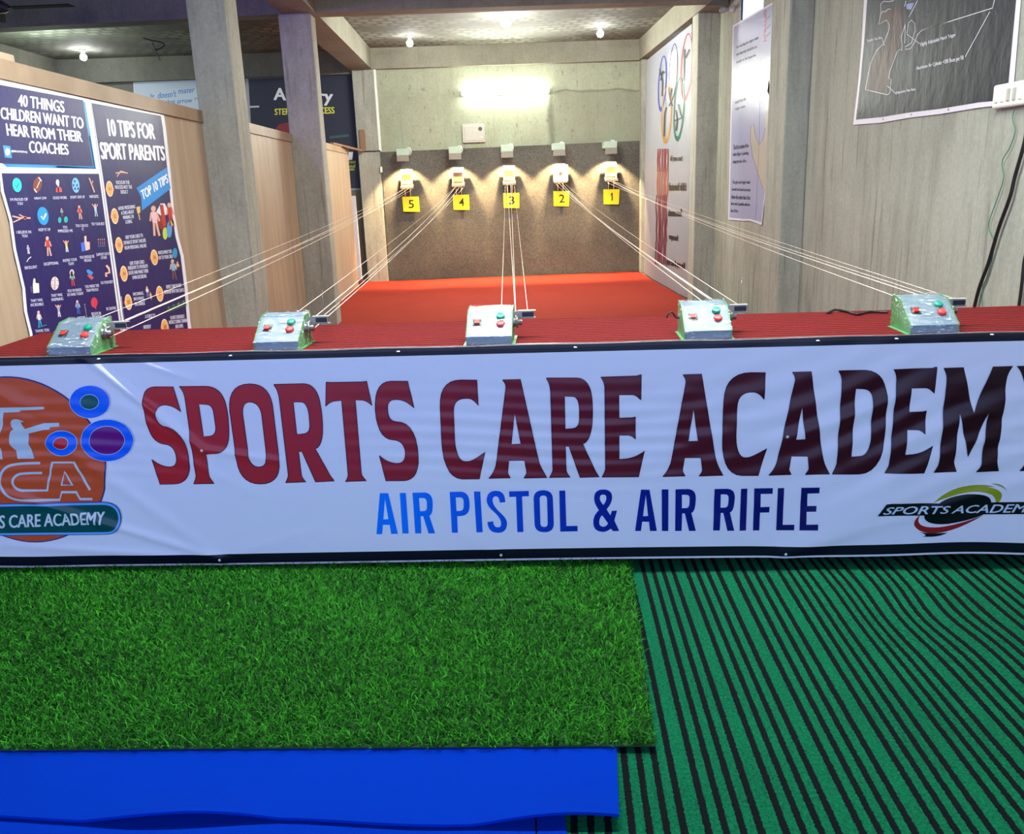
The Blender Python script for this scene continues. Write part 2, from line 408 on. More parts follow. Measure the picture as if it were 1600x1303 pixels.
class Print:
    """flat shapes traced in photograph pixels, laid on the plane of a real sheet"""
    def __init__(s, n, p, step=.0005, base=.0008):
        s.n = Vector(n).normalized(); s.p = Vector(p)
        if (EYE - s.p).dot(s.n) < 0: s.n = -s.n
        s.V, s.F, s.C = [], [], []; s.step = step; s.base = base; s.k = 0
    def add(s, vpx, tris, color, lift=None):
        i0 = len(s.V); off = s.base + s.step*s.k + (lift or 0)*.00011
        s.V += [at(u, v, s.n, s.p) + s.n*off for u, v in vpx]
        for t in tris:
            s.F.append(tuple(i0+i for i in t)); s.C.append(color)
    def layer(s): s.k += 1; return s
    def poly(s, pts, color, holes=()):
        loops = [smooth(pts)] + [smooth(h) for h in holes]
        tr = tessellate_polygon([[Vector((x, y, 0)) for x, y in l] for l in loops])
        s.add([p for l in loops for p in l], tr, color)
    def ell(s, cx, cy, rx, ry, color, rot=0, n=30): s.poly(ring(cx, cy, rx, ry, n, rot), color)
    def line(s, pts, w, color, closed=False):
        pts = smooth(pts) if any(len(p) == 3 for p in pts) else list(pts)
        m = len(pts); L_, R_ = [], []
        for i in range(m):
            a = pts[i-1] if (i or closed) else pts[i]; b = pts[(i+1) % m] if (i < m-1 or closed) else pts[i]
            dx, dy = b[0]-a[0], b[1]-a[1]; d = math.hypot(dx, dy) or 1
            nx, ny = -dy/d*w/2, dx/d*w/2
            L_.append((pts[i][0]+nx, pts[i][1]+ny)); R_.append((pts[i][0]-nx, pts[i][1]-ny))
        tr = []
        for i in range(m if closed else m-1):
            j = (i+1) % m; tr += [(i, j, m+j), (i, m+j, m+i)]
        s.add(L_+R_, tr, color)
    def text(s, txt, quad, color, bold=.02):
        v, t = text2d(txt, 0.0); TL, TR, BR, BL = quad
        pts = []
        for x, y in v:
            a = (BL[0]*(1-x)+BR[0]*x, BL[1]*(1-x)+BR[1]*x); b = (TL[0]*(1-x)+TR[0]*x, TL[1]*(1-x)+TR[1]*x)
            pts.append((a[0]*(1-y)+b[0]*y, a[1]*(1-y)+b[1]*y))
        d = bold*1.05*math.hypot(TL[0]-BL[0], TL[1]-BL[1])      # heavier stroke: the same letters struck again, slightly shifted
        for q, (dx, dy) in enumerate(((-d, 0), (d, 0), (0, -d*.5), (0, d*.5)) if bold else ((0, 0),)):
            s.add([(x+dx, y+dy) for x, y in pts], t, color, q)
    def cap(s, txt, cx, cy, w, h, slope, color, bold=.02, lean=.0):
        """a line of text about cx, cy: w by h, baseline slope, verticals leaning"""
        q = [(cx-w/2-lean*h/2, cy-h/2-slope*w/2), (cx+w/2-lean*h/2, cy-h/2+slope*w/2),
             (cx+w/2+lean*h/2, cy+h/2+slope*w/2), (cx-w/2+lean*h/2, cy+h/2-slope*w/2)]
        s.text(txt, q, color, bold)
    def build(s, name, m, parent=None):
        me = bpy.data.meshes.new(name); me.from_pydata([tuple(v) for v in s.V], [], s.F); me.update()
        at_ = me.color_attributes.new('Col', 'FLOAT_COLOR', 'CORNER')
        buf = np.ones((len(me.loops), 4), np.float32)
        for p in me.polygons:
            c = s.C[p.index]
            for li in p.loop_indices: buf[li, :3] = lin(c)
        at_.data.foreach_set('color', buf.ravel())
        o = link(name, me, m, parent)
        # all faces look towards the viewer side of the sheet
        bm = bmesh.new(); bm.from_mesh(me)
        fl = [f for f in bm.faces if f.normal.dot(s.n) < 0]
        bmesh.ops.reverse_faces(bm, faces=fl); bm.to_mesh(me); bm.free()
        return o
def sheet(name, n, p, outline_px, color, m, parent=None, thick=.0012):
    """a thin sheet of real thickness whose outline is given in photograph pixels"""
    n = Vector(n).normalized()
    if (EYE - Vector(p)).dot(n) < 0: n = -n
    pts = smooth(outline_px); tr = tessellate_polygon([[Vector((x, y, 0)) for x, y in pts]])
    A = [at(u, v, n, p) + n*.0003 for u, v in pts]; B = [a - n*thick for a in A]; k = len(pts)
    F = [tuple(t) for t in tr] if not thick else [tuple(t) for t in tr] + [tuple(k+i for i in reversed(t)) for t in tr] + [(i, (i+1) % k, k+(i+1) % k, k+i) for i in range(k)]
    if not thick: B = []
    me = bpy.data.meshes.new(name); me.from_pydata([tuple(x) for x in A+B], [], F); me.update()
    bm = bmesh.new(); bm.from_mesh(me); bmesh.ops.recalc_face_normals(bm, faces=bm.faces); bm.to_mesh(me); bm.free()
    ca = me.color_attributes.new('Col', 'FLOAT_COLOR', 'CORNER'); ca.data.foreach_set('color', np.tile(np.array([*lin(color), 1], np.float32), len(me.loops)))
    return link(name, me, m, parent)
WHITE = (235, 235, 240); NAVY = (34, 32, 92)

# ------------------------------------------------------------------ the setting
def struct(mb, name, m): return mb.build(name, m, kind='structure')
YB = 12.86; CZ = 3.19; BZ = 2.92; PX = -1.86
struct(MB().box(-6.2, 2.9, -2, 13.4, -.12, -.012), 'floor', M['hall'])
struct(MB().box(-6.3, 2.56, -1.5, 13.4, CZ, CZ+.15), 'ceiling', M['ceiling'])
struct(MB().box(-1.56, 2.6, YB, YB+.2, -.012, CZ), 'wall_back', M['wall_back'])
struct(MB().box(-6.2, -1.56, 13.0, 13.2, -.012, CZ), 'wall_back_hall', M['hall'])
struct(MB().box(-6.2, -6.0, -1.5, 13.0, -.012, CZ), 'wall_left', M['hall'])
wr = MB()
wr.box(2.37, 2.53, -1.5, 6.7, -.012, CZ)                       # beside the firing line
wr.box(2.44, 2.53, 6.7, 7.95, -.012, CZ); wr.box(2.44, 2.53, 7.95, 8.66, -.012, 2.45); wr.box(2.44, 2.53, 7.95, 8.66, 3.02, CZ)
wr.box(2.44, 2.465, 8.66, 9.1, -.012, CZ); wr.box(2.44, 2.53, 9.1, 10.43, -.012, CZ); wr.box(2.44, 2.53, 10.43, 10.97, -.012, 2.58); wr.box(2.44, 2.53, 10.97, YB+.2, -.012, CZ)
struct(wr, 'wall_right', M['wall'])
struct(MB().box(2.45, 2.465, 7.95, 7.96, 2.45, 3.02).box(2.45, 2.465, 8.65, 8.66, 2.45, 3.02).box(2.45, 2.465, 7.96, 8.65, 2.45, 2.46).box(2.45, 2.465, 7.96, 8.65, 3.01, 3.02), 'window_1', M['dark'])
struct(MB().box(2.5, 2.53, 10.43, 10.45, 2.58, CZ).box(2.5, 2.53, 10.95, 10.97, 2.58, CZ).box(2.5, 2.53, 10.45, 10.95, 2.58, 2.6), 'window_2', M['dark'])
# columns and beams
struct(MB().box(PX-.01, -1.625, 6.03, 6.33, -.012, BZ, .008), 'trim_1', M['column'])
struct(MB().box(PX-.01, -1.57, 8.72, 8.96, -.012, BZ, .008), 'trim_2', M['column'])
struct(MB().box(-1.8, -1.5, 12.78, 13.1, -.012, BZ, .008), 'trim_3', M['column'])
struct(MB().box(2.2, 2.46, 6.55, 6.95, -.012, CZ, .01), 'trim_4', M['wall'])
struct(MB().box(2.21, 2.46, 9.35, 9.6, -.012, CZ, .01), 'trim_5', M['column'])
struct(MB().box(2.225, 2.46, 12.7, YB, -.012, BZ, .006), 'trim_6', M['column'])
struct(MB().box(-1.83, -1.52, -1.5, 12.9, BZ, CZ), 'trim_7', M['beam'])
struct(MB().box(-1.52, 2.2, 8.72, 8.95, BZ, CZ), 'trim_8', M['beam'])
struct(MB().box(2.2, 2.42, 9.0, 12.9, BZ, CZ), 'trim_9', M['beam'])
struct(MB().box(-1.52, 2.2, 12.76, YB, BZ, CZ), 'trim_10', M['beam'])
hb = MB().box(-6, -1.83, -.11, .11, BZ, CZ); hb.xf(Matrix.Translation((0, 8.68, 0)) @ Matrix.Rotation(-.085, 4, 'Z')); struct(hb, 'trim_11', M['hall'])
struct(MB().box(-6, -1.8, 12.88, 13.0, 2.88, CZ), 'trim_12', M['hall'])
struct(MB().box(-6, -5.85, -1.5, 13.0, 2.92, CZ), 'trim_13', M['hall'])
# vertical cable duct at the left end of the back wall, crack line and patch are in the plaster
struct(MB().box(-1.5, -1.47, 12.80, 12.86, 1.83, BZ), 'trim_14', M['white'])

# ------------------------------------------------------------------ floor coverings
def striped_carpet():
    tx = np.array([.55, .70, .863, 1.013, 1.142, 1.301, 1.448, 1.616]); bx = np.array([.31, .47, .631, .786, .944])
    kt = np.arange(8.); kb = np.arange(5.)+.0
    # which bottom crossing belongs to which top crossing: 1153<-1031.5 etc.
    kb = kb - 1
    def ext(x, X, K):
        if x < X[0]: return K[0] + (x-X[0])/(X[1]-X[0])
        if x > X[-1]: return K[-1] + (x-X[-1])/(X[-1]-X[-2])
        return float(np.interp(x, X, K))
    mb = bmesh.new(); uvl = mb.loops.layers.uv.new('stripe')
    nx, ny = 90, 70; x0, x1, y0, y1 = -2.6, 2.36, .2, 3.05
    vs = []
    for j in range(ny+1):
        row = []
        for i in range(nx+1):
            x = x0+(x1-x0)*i/nx; y = y0+(y1-y0)*j/ny
            b = .012*math.exp(-(((x-1.28)*.8+(y-2.35)*.5)/.16)**2 - ((y-2.3)/.35)**2)
            row.append(mb.verts.new((x, y, b)))
        vs.append(row)
    def sval(v):
        x, y = v.co.x, v.co.y; a = ext(x, tx, kt); b = ext(x, bx, kb); w = (2.71-y)/(2.71-1.484)
        s = a*(1-w) + b*w
        s += .22*math.exp(-((x-1.30)/.16)**2-((y-2.32)/.17)**2)*1.0
        return s + .5
    for j in range(ny):
        for i in range(nx):
            f = mb.faces.new((vs[j][i], vs[j][i+1], vs[j+1][i+1], vs[j+1][i])); f.smooth = True
            for l in f.loops: l[uvl].uv = (sval(l.vert), l.vert.co.y)
    r = bmesh.ops.extrude_face_region(mb, geom=mb.faces[:])
    for v in [g for g in r['geom'] if isinstance(g, bmesh.types.BMVert)]: v.co.z -= .011
    bmesh.ops.recalc_face_normals(mb, faces=mb.faces)
    me = bpy.data.meshes.new('striped_carpet'); mb.to_mesh(me); mb.free()
    tag(link('striped_carpet', me, M['stripe']), 'green carpet with black stripes on the floor in front of the banner', 'carpet')
striped_carpet()
tag(MB().grid(lambda a, b: (-1.95+a*(2.2+1.95), 3.4+b*(12.78-3.4), .004*math.sin(a*23)*math.sin(b*31)*.4), 60, 60).build('red_carpet', M['red_carpet'], smooth=True),
    'plain orange-red carpet covering the range floor behind the table', 'carpet')

def turf():
    root = thing('artificial_turf', (0, 0, 0), 'green artificial turf strip on the floor along the banner', 'artificial turf')
    # front edge and right edge follow the photograph's strip
    C = [(-2.5, 1.955), (.348, 1.765), (.455, 2.78), (-2.5, 3.0)]
    mb = MB().prism(C, 'z', .0125, .016); mb.build('backing', M['turf_base'], root)
    n = 135000
    a = rng.random(n); b = rng.random(n)
    P0 = np.array(C[0]); P1 = np.array(C[1]); P2 = np.array(C[2]); P3 = np.array(C[3])
    base = (P0*(1-a)[:, None]+P1*a[:, None])*(1-b)[:, None] + (P3*(1-a)[:, None]+P2*a[:, None])*b[:, None]
    keep = base[:, 0] > -2.1; base = base[keep]; n = len(base)
    ang = rng.random(n)*math.tau; hgt = rng.uniform(.009, .021, n); lean = rng.uniform(.010, .030, n); w = rng.uniform(.0010, .0017, n)
    d = np.stack([np.cos(ang), np.sin(ang)], 1); sd = np.stack([-np.sin(ang), np.cos(ang)], 1)
    tw = rng.normal(0, .5, n); sd = np.stack([np.cos(ang+1.57+tw), np.sin(ang+1.57+tw)], 1)
    z0 = .0155
    V = np.zeros((n, 5, 3), np.float32)
    mid = base + d*lean[:, None]*.4; tip = base + d*lean[:, None]
    V[:, 0, :2] = base - sd*w[:, None]; V[:, 1, :2] = base + sd*w[:, None]; V[:, 0:2, 2] = z0
    V[:, 2, :2] = mid + sd*w[:, None]*.9; V[:, 3, :2] = mid - sd*w[:, None]*.9; V[:, 2:4, 2] = (z0+hgt*.65)[:, None]
    V[:, 4, :2] = tip; V[:, 4, 2] = z0+hgt
    me = bpy.data.meshes.new('blades'); me.vertices.add(n*5); me.vertices.foreach_set('co', V.reshape(-1))
    idx = np.arange(n)[:, None]*5
    loops = np.concatenate([idx + np.array([[0, 1, 2, 3, 3, 2, 4]])], 1).reshape(-1)
    me.loops.add(n*7); me.loops.foreach_set('vertex_index', loops.astype(np.int32))
    me.polygons.add(n*2); st = (np.arange(n)[:, None]*7 + np.array([[0, 4]])).reshape(-1)
    me.polygons.foreach_set('loop_start', st.astype(np.int32)); me.update(calc_edges=True)
    t = rng.random(n)[:, None]; patch = (.5+.5*np.sin(base[:, :1]*9+3*np.sin(base[:, 1:2]*5)))*.25
    c0 = np.array(lin((3, 52, 4))); c1 = np.array(lin((58, 160, 30)))
    k = np.clip(t**2.2*1.0+patch*.3, 0, 1); cc = c0*(1-k)+c1*k
    col = np.ones((n, 7, 4), np.float32); col[:, :, :3] = cc[:, None, :]
    ca = me.color_attributes.new('Col', 'FLOAT_COLOR', 'CORNER'); ca.data.foreach_set('color', col.reshape(-1))
    o = link('grass_blades', me, M['grass'], root); o['kind'] = 'stuff'
turf()
def mat_blue():
    def f(a, b):
        x = -2.3 + a*(.226+.079*b+2.3)
        yf = 1.514 - .085*(x-.23) + .008*math.sin(x*9)
        y = yf + b*(2.15-yf)
        lift = .022*max(0, math.sin(x*7.3+.6))*math.exp(-((b)/.10)**2) + .004*math.exp(-(b/.2)**2)
        return (x, y, .0105+lift)
    mb = MB().grid(f, 120, 24)
    r = bmesh.ops.extrude_face_region(mb.bm, geom=mb.bm.faces[:])
    for v in [g for g in r['geom'] if isinstance(g, bmesh.types.BMVert)]: v.co.z -= .007
    tag(mb.build('foam_mat', M['blue_foam'], smooth=False), 'blue foam mat with a wavy front edge under the turf', 'mat')
    tag(MB().box(-2.3, .048, 1.0, 1.78, .0005, .003).build('foam_mat', M['blue_foam']), 'lower blue foam sheet at the bottom edge of the photo, left of the narrow seam', 'mat')
    tag(MB().box(.052, .113, 1.0, 1.58, .0005, .003).build('foam_mat', M['blue_foam']), 'small strip of lower blue foam right of the seam, beside the striped carpet', 'mat')
mat_blue()

# ------------------------------------------------------------------ firing table
TY = -.0805; TN = Vector((-.0805, -1, 0)).normalized(); TD = Vector((1, -.0805, 0)).normalized()
def ty(x): return 2.8312 + TY*x
TZ = .804
def table():
    t = thing('shooting_table', (0, ty(0), 0), 'long firing table topped with dark red ribbed carpet behind the banner', 'table')
    X0, X1 = -1.848, 2.362
    P = [(X0, ty(X0)+.006), (X1, ty(X1)+.006), (X1, 3.225), (1.32, 3.275), (.08, 3.39), (-.98, 3.475), (X0, 3.54)]
    inv = Matrix.Translation((0, -ty(0), 0))
    MB().prism(P, 'z', TZ-.03, TZ).xf(inv).build('tabletop', M['ribbed'], t)
    a, b = X0+.03, X1-.02
    MB().prism([(a, ty(a)+.13), (b, ty(b)+.13), (b, ty(b)+.15), (a, ty(a)+.15)], 'z', .001, TZ-.03).xf(inv).build('front_panel', M['ribbed'], t)
    for x in (-1.75, -.8, .8, 2.25):
        MB().box(x-.025, x+.025, 3.12, 3.17, .001, TZ-.03).xf(inv).build('leg', M['plank'], t)
table()

# ------------------------------------------------------------------ the big banner
def bpx(u, v):
    p = at(u, v, TN, (0, ty(0), 0)); q = p - Vector((0, ty(0), 0)); return (q.dot(TD), p.z)
def seg_d(x, z, a, b):
    ax, az = a; bx, bz = b; dx, dz = bx-ax, bz-az; l2 = dx*dx+dz*dz
    t = max(0, min(1, ((x-ax)*dx+(z-az)*dz)/l2)); return math.hypot(x-ax-t*dx, z-az-t*dz), t
RIDGE = [((120, 548), (318, 702), 7, .011), ((215, 565), (300, 592), 3, .010), ((-20, 760), (346, 872), 6, .013), ((20, 640), (346, 872), 4, .02),
         ((160, 620), (318, 702), 3, .02), ((318, 702), (440, 720), 4, .011), ((-40, 600), (60, 640), 4, .02), ((230, 690), (420, 780), 2, .016),
         ((0, 850), (346, 872), 4, .012), ((1600, 560), (1229, 681), 4, .022), ((1229, 681), (1080, 690), 2, .014), ((1600, 640), (1230, 850), 6, .05),
         ((1640, 590), (1330, 720), 5, .03), ((1560, 640), (1400, 720), 3, .025), ((1620, 690), (1226, 863), 4, .03), ((1640, 740), (1226, 863), 4, .02),
         ((1226, 863), (1080, 800), 2, .02), ((783, 866), (700, 820), 1.5, .016), ((346, 872), (480, 830), 2, .016)]
RIDGE = [(bpx(*a), bpx(*b), h*.0016, w*1.3) for a, b, h, w in RIDGE]
def bh(x, z):
    h = .003
    for a, b, A, w in RIDGE:
        d, t = seg_d(x, z, a, b)
        if d < 3*w: h += A*math.exp(-(d/w)**2)*(.35+2.2*t*(1-t)+.15*t)
    env = math.exp(-((z-.47)/.17)**2)
    h += .0019*env*(math.sin(z*130+1.6*math.sin(x*5)+x*3.0)+.5*math.sin(z*83+x*9))*(.5+.5*math.sin(x*3.1+1))
    r = 1/(1+math.exp(-(x-.75)*7))
    h += r*.0034*math.sin((z-.42*(x-.9))*62+1.2*math.sin(x*7))*math.exp(-((z-.5)/.22)**2)
    return h
def bpos(x, z, off=0):
    return Vector((0, ty(0), 0)) + TD*x + Vector((0, 0, z)) + TN*(bh(x, z)+off)
def bnorm(x, z):
    e = .004
    return (TN - TD*((bh(x+e, z)-bh(x-e, z))/(2*e)) - Vector((0, 0, 1))*((bh(x, z+e)-bh(x, z-e))/(2*e))).normalized()
def zbot(x):   # lower edge of the white field / black strip / hem
    return .0665 + .004*math.sin(x*1.7+.5) + .010*math.exp(-((x-1.62)/.22)**2) - .004*math.exp(-((x+1.75)/.2)**2)

class BPrint(Print):
    """print on the rippled banner: cut finely, then laid on its surface"""
    def __init__(s): s.V, s.F, s.C, s.K = [], [], [], []; s.k = 0
    def add(s, vpx, tris, color, lift=None):
        i0 = len(s.V); s.V += [bpx(u, v) for u, v in vpx]
        for t in tris: s.F.append(tuple(i0+i for i in t)); s.C.append(color); s.K.append(s.k + .15*(lift or 0))
    def build(s, name, m, parent, fine=.0085):
        bm = bmesh.new(); vs = [bm.verts.new((x, z, 0)) for x, z in s.V]
        L1 = bm.faces.layers.int.new('c'); cols = []
        for f, c, k in zip(s.F, s.C, s.K):
            try: fc = bm.faces.new([vs[i] for i in f])
            except ValueError: continue
            if (c, k) not in cols: cols.append((c, k))
            fc[L1] = cols.index((c, k))
        X = [v.co.x for v in bm.verts]; Z = [v.co.y for v in bm.verts]; st = fine
        for k in range(int(min(X)/st)-1, int(max(X)/st)+2):
            bmesh.ops.bisect_plane(bm, geom=bm.verts[:]+bm.edges[:]+bm.faces[:], plane_co=(k*st, 0, 0), plane_no=(1, 0, 0), dist=1e-6)
        for k in range(int(min(Z)/st)-1, int(max(Z)/st)+2):
            bmesh.ops.bisect_plane(bm, geom=bm.verts[:]+bm.edges[:]+bm.faces[:], plane_co=(0, k*st, 0), plane_no=(0, 1, 0), dist=1e-6)
        for f in bm.faces:
            if f.normal.z < 0: f.normal_flip()
        me = bpy.data.meshes.new(name); bm.to_mesh(me)
        buf = np.ones((len(me.loops), 4), np.float32); ids = [f[L1] for f in bm.faces]; bm.free()
        xz = [(v.co.x, v.co.y) for v in me.vertices]; kk = [0]*len(xz)
        for p in me.polygons:
            c, k = cols[ids[p.index]]
            for li in p.loop_indices:
                vi = me.loops[li].vertex_index; kk[vi] = k
                cc = c(xz[vi][0]) if callable(c) else c
                buf[li, :3] = lin(cc)
        for v, (x, z), k in zip(me.vertices, xz, kk): v.co = bpos(x, z, .0016+.0009*k)
        me.color_attributes.new('Col', 'FLOAT_COLOR', 'CORNER').data.foreach_set('color', buf.ravel())
        for p in me.polygons: p.use_smooth = True
        me.normals_split_custom_set_from_vertices([tuple(bnorm(x, z)) for x, z in xz])
        return link(name, me, m, parent)

# glyph outlines of the flared title letters (crop pixels; scale, origin of the crop)
GS = .1535
G = {
 'S1': ((210, 580), [(400,155),(478,410),(400,340,1),(310,340),(225,345,1),(228,440),(235,525,1),(310,555),(360,562),(545,610,1),(568,960),(565,1140,1),(410,1143),(268,1147),(185,893),(270,970,1),(370,970),(440,965,1),(437,880),(425,760,1),(330,740),(240,735,1),(190,660),(120,540,1),(98,290),(95,160,1),(215,155)], []),
 'P': ((210, 580), [(460,152),(720,150),(870,145,1),(925,300),(968,430,1),(967,640),(965,830,1),(820,832),(735,840),(765,1050),(770,1085,1),(818,1138),(607,1142),(635,1085,1),(632,1050),(520,270),(505,190,1)], [[(660,333),(745,335),(800,340,1),(812,420),(833,560),(840,655,1),(760,658),(707,660)]]),
 'O': ((210, 580), [(1180,125),(1370,125,1),(1410,340),(1478,900),(1500,1143,1),(1290,1143),(1080,1143,1),(1045,900),(975,400),(950,125,1)], [[(1180,310),(1280,315,1),(1300,440),(1350,860),(1355,970,1),(1270,970),(1185,970,1),(1165,850),(1108,440),(1095,310,1)]]),
 'R': ((840, 570), [(90,130),(400,130),(520,135,1),(548,300),(562,400,1),(558,520),(555,760,1),(460,805),(575,1050),(590,1090,1),(628,1135),(432,1142),(320,828),(283,828),(290,1050),(290,1100,1),(333,1138),(118,1142),(152,1095,1),(155,1060),(132,270),(125,180,1),(90,140)], [[(273,318),(360,318),(420,325,1),(425,450),(425,540),(425,640,1),(350,645),(280,647)]]),
 'T': ((430, 580), [(523,105),(560,112,1),(600,110),(890,105),(932,95),(988,345),(930,290,1),(880,290),(818,292),(880,1040),(890,1075,1),(932,1110),(717,1118),(748,1080,1),(745,1040),(680,297),(610,300),(560,305,1),(518,355)], []),
 'S2': ((430, 580), [(1350,97),(1415,370),(1330,285,1),(1240,285),(1145,280,1),(1147,370),(1145,500,1),(1230,510),(1440,510,1),(1458,860),(1470,1105,1),(1310,1110),(1130,1112),(1063,852),(1140,930,1),(1240,935),(1330,935,1),(1328,830),(1320,700,1),(1200,695),(1050,690,1),(1022,400),(1005,100,1),(1180,98)], []),
 'C1': ((670, 570), [(490,150),(505,410),(450,338,1),(400,338),(255,330,1),(253,460),(265,760),(280,985,1),(385,980),(450,980,1),(572,885),(515,1158),(340,1158),(160,1150,1),(133,780),(118,430),(105,150,1),(330,150)], []),
 'C2': ((1020, 570), [(1143,75),(1130,350),(1080,275,1),(1020,273),(865,265,1),(855,420),(843,720),(845,945,1),(945,940),(1010,940,1),(1155,845),(1068,1122),(900,1122),(700,1115,1),(706,760),(718,380),(730,75,1),(1000,75)], []),
 'A': ((670, 570), [(750,150),(932,142),(1110,940),(1130,1040,1),(1205,1142),(967,1148),(1000,1105,1),(997,1085),(975,968),(817,968),(803,1090),(800,1100,1),(833,1145),(612,1150),(680,1080,1),(690,985),(785,230),(788,190,1)], [[(875,490),(938,800),(840,803)]]),
 'E': ((840, 570), [(640,122),(1010,110),(1048,97),(1055,100),(1050,355),(1000,300,1),(960,300),(825,303),(828,538),(960,535),(993,525),(993,752),(965,712,1),(915,712),(828,715),(828,957),(980,965,1),(1085,870),(1027,1135),(653,1137),(688,1085,1),(690,1050),(683,230),(678,165,1)], []),
 'D': ((1190, 560), [(783,122),(1060,118),(1250,130,1),(1270,380),(1250,700),(1225,1165,1),(990,1170),(712,1172),(758,1100,1),(763,1060),(815,230),(815,175,1),(783,130)], [[(950,305),(1020,305),(1130,310,1),(1127,420),(1105,830),(1085,990,1),(980,992),(905,995)]]),
 'M': ((1380, 560), [(612,95),(808,88),(900,548),(1108,80),(1307,75),(1250,130,1),(1240,230),(1140,1040),(1145,1095,1),(1168,1140),(930,1143),(985,1095,1),(990,1050),(1052,540),(850,995),(760,540),(705,1040),(710,1090,1),(730,1140),(502,1150),(550,1090,1),(553,1040),(640,200),(640,150,1),(612,105)], []),
 'Y': ((1380, 560), [(1348,75),(1560,70),(1650,470),(1750,65),(1960,60),(1890,130,1),(1870,190),(1690,690),(1650,1040),(1650,1090,1),(1690,1135),(1385,1140),(1440,1090,1),(1445,1040),(1490,690),(1430,250),(1410,130,1)], []),
}
def affine(src, dst):
    A = np.array([[x, y, 1] for x, y in src]); return np.linalg.solve(A, np.array(dst))
def glyph(g, src=None, dst=None, dorg=None):
    org, out, holes = G[g]
    if src is None:
        f = lambda p: (org[0]+p[0]*GS, org[1]+p[1]*GS) + tuple(p[2:])
    else:
        Q = affine(src, [(dorg[0]+x*GS, dorg[1]+y*GS) for x, y in dst])
        f = lambda p: tuple(np.array([p[0], p[1], 1]) @ Q) + tuple(p[2:])
    return [f(p) for p in out], [[f(p) for p in h] for h in holes]
TITLE = [glyph('S1'), glyph('P'), glyph('O'), glyph('R', [(118,1142),(628,1138),(90,130)], [(108,1130),(607,1115),(-9,130)], (430,580)), glyph('T'), glyph('S2'),
         glyph('C1'), glyph('A'), glyph('R'), glyph('E'),
         glyph('A', [(612,1150),(1205,1142),(750,150)], [(98,1132),(715,1120),(303,98)], (1020,570)), glyph('C2'),
         glyph('A', [(612,1150),(1205,1142),(750,150)], [(67,1183),(690,1172),(308,138)], (1190,560)), glyph('D'),
         glyph('E', [(653,1137),(1027,1135),(640,122)], [(5,1158),(400,1155),(100,110)], (1380,560)), glyph('M'), glyph('Y')]
g1, g2 = (.225, 580, 750), (.23125, 920, 750)
SUB0 = {
 'A': [[(62,88),(120,88),(187,370),(140,371),(130,308),(83,308),(78,372),(38,373)], [(97,126),(121,268),(86,270)]],
 'I': [[(200,87),(242,86),(262,368),(218,368)]],
 'R': [[(288,85),(370,83),(425,85,1),(428,150),(428,180),(428,235,1),(405,245),(445,367),(400,368),(362,248),(345,248),(350,367),(307,368)], [(333,122),(362,122),(385,122,1),(387,150),(388,180),(390,212,1),(365,212),(340,213)]],
 'P': [[(546,80),(620,78),(680,80,1),(683,150),(684,180),(682,245,1),(620,247),(598,248),(603,361),(562,362)], [(588,118),(615,117),(642,117,1),(643,145),(643,180),(643,210,1),(615,211),(593,212)]],
 'I2': [[(714,77),(758,77),(775,359),(732,360)]],
 'S': [[(932,150),(893,153),(890,110,1),(865,110),(842,112,1),(843,140),(845,175,1),(895,222),(945,265,1),(944,300),(940,365,1),(880,363),(812,362,1),(808,288),(848,283),(850,325,1),(880,325),(905,325,1),(903,295),(900,260,1),(852,217),(800,175,1),(803,130),(808,72,1),(868,72),(930,72,1)]],
 'T': [[(958,76),(1094,72),(1095,110),(1048,111),(1057,357),(1015,358),(1006,113),(959,115)]],
 'O': [[(1195,67),(1260,67,1),(1262,130),(1268,300),(1268,358,1),(1205,359),(1140,360,1),(1135,305),(1128,130),(1128,67,1)], [(1195,105),(1220,105,1),(1221,130),(1226,295),(1226,322,1),(1203,322),(1178,322,1),(1175,300),(1170,130),(1170,105,1)]],
 'L': [[(1306,70),(1347,69),(1355,316),(1432,315),(1433,352),(1313,355)]]}
SUB1 = {
 '&': [[(97,60),(158,60,1),(157,115),(157,150,1),(120,195),(145,235),(155,205),(190,203),(172,270),(205,341),(165,342),(148,325),(120,347,1),(95,347),(28,345,1),(30,280),(30,235,1),(68,200),(35,155,1),(36,120),(36,60,1)], [(97,95),(120,97,1),(118,120),(118,140,1),(98,165),(72,135,1),(74,118),(75,95,1)], [(90,235),(130,290),(115,312,1),(98,312),(68,310,1),(70,280),(72,250,1)]],
 'I': [[(492,60),(537,60),(536,341),(493,341)]], 'I2': [[(1027,56),(1070,55),(1060,336),(1016,337)]],
 'F': [[(1117,54),(1242,52),(1240,90),(1160,92),(1158,180),(1220,178),(1217,216),(1155,217),(1150,336),(1107,337)]],
 'L': [[(1276,52),(1318,51),(1307,298),(1385,296),(1383,333),(1263,335)]],
 'E': [[(1434,49),(1557,47),(1555,86),(1475,88),(1473,172),(1535,170),(1532,208),(1468,210),(1465,295),(1543,292),(1541,331),(1418,333)]]}
def sub(loops, g): return [[(g[1]+p[0]*g[0], g[2]+p[1]*g[0]) + tuple(p[2:]) for p in l] for l in loops]
def subq(loops, src, dst):
    Q = affine(src, [(g2[1]+x*g2[0], g2[2]+y*g2[0]) for x, y in dst])
    return [[tuple(np.array([p[0], p[1], 1]) @ Q) + tuple(p[2:]) for p in l] for l in loops]
SUBS = [sub(v, g1) for v in SUB0.values()] + [sub(v, g2) for v in SUB1.values()]
SUBS += [subq(SUB0['A'], [(38,373),(187,370),(62,88)], [(312,341),(459,341),(352,61)]),
         subq(SUB0['R'], [(307,368),(445,367),(288,85)], [(582,341),(722,340),(585,60)]),
         subq(SUB0['R'], [(307,368),(445,367),(288,85)], [(838,337),(980,337),(848,57)])]
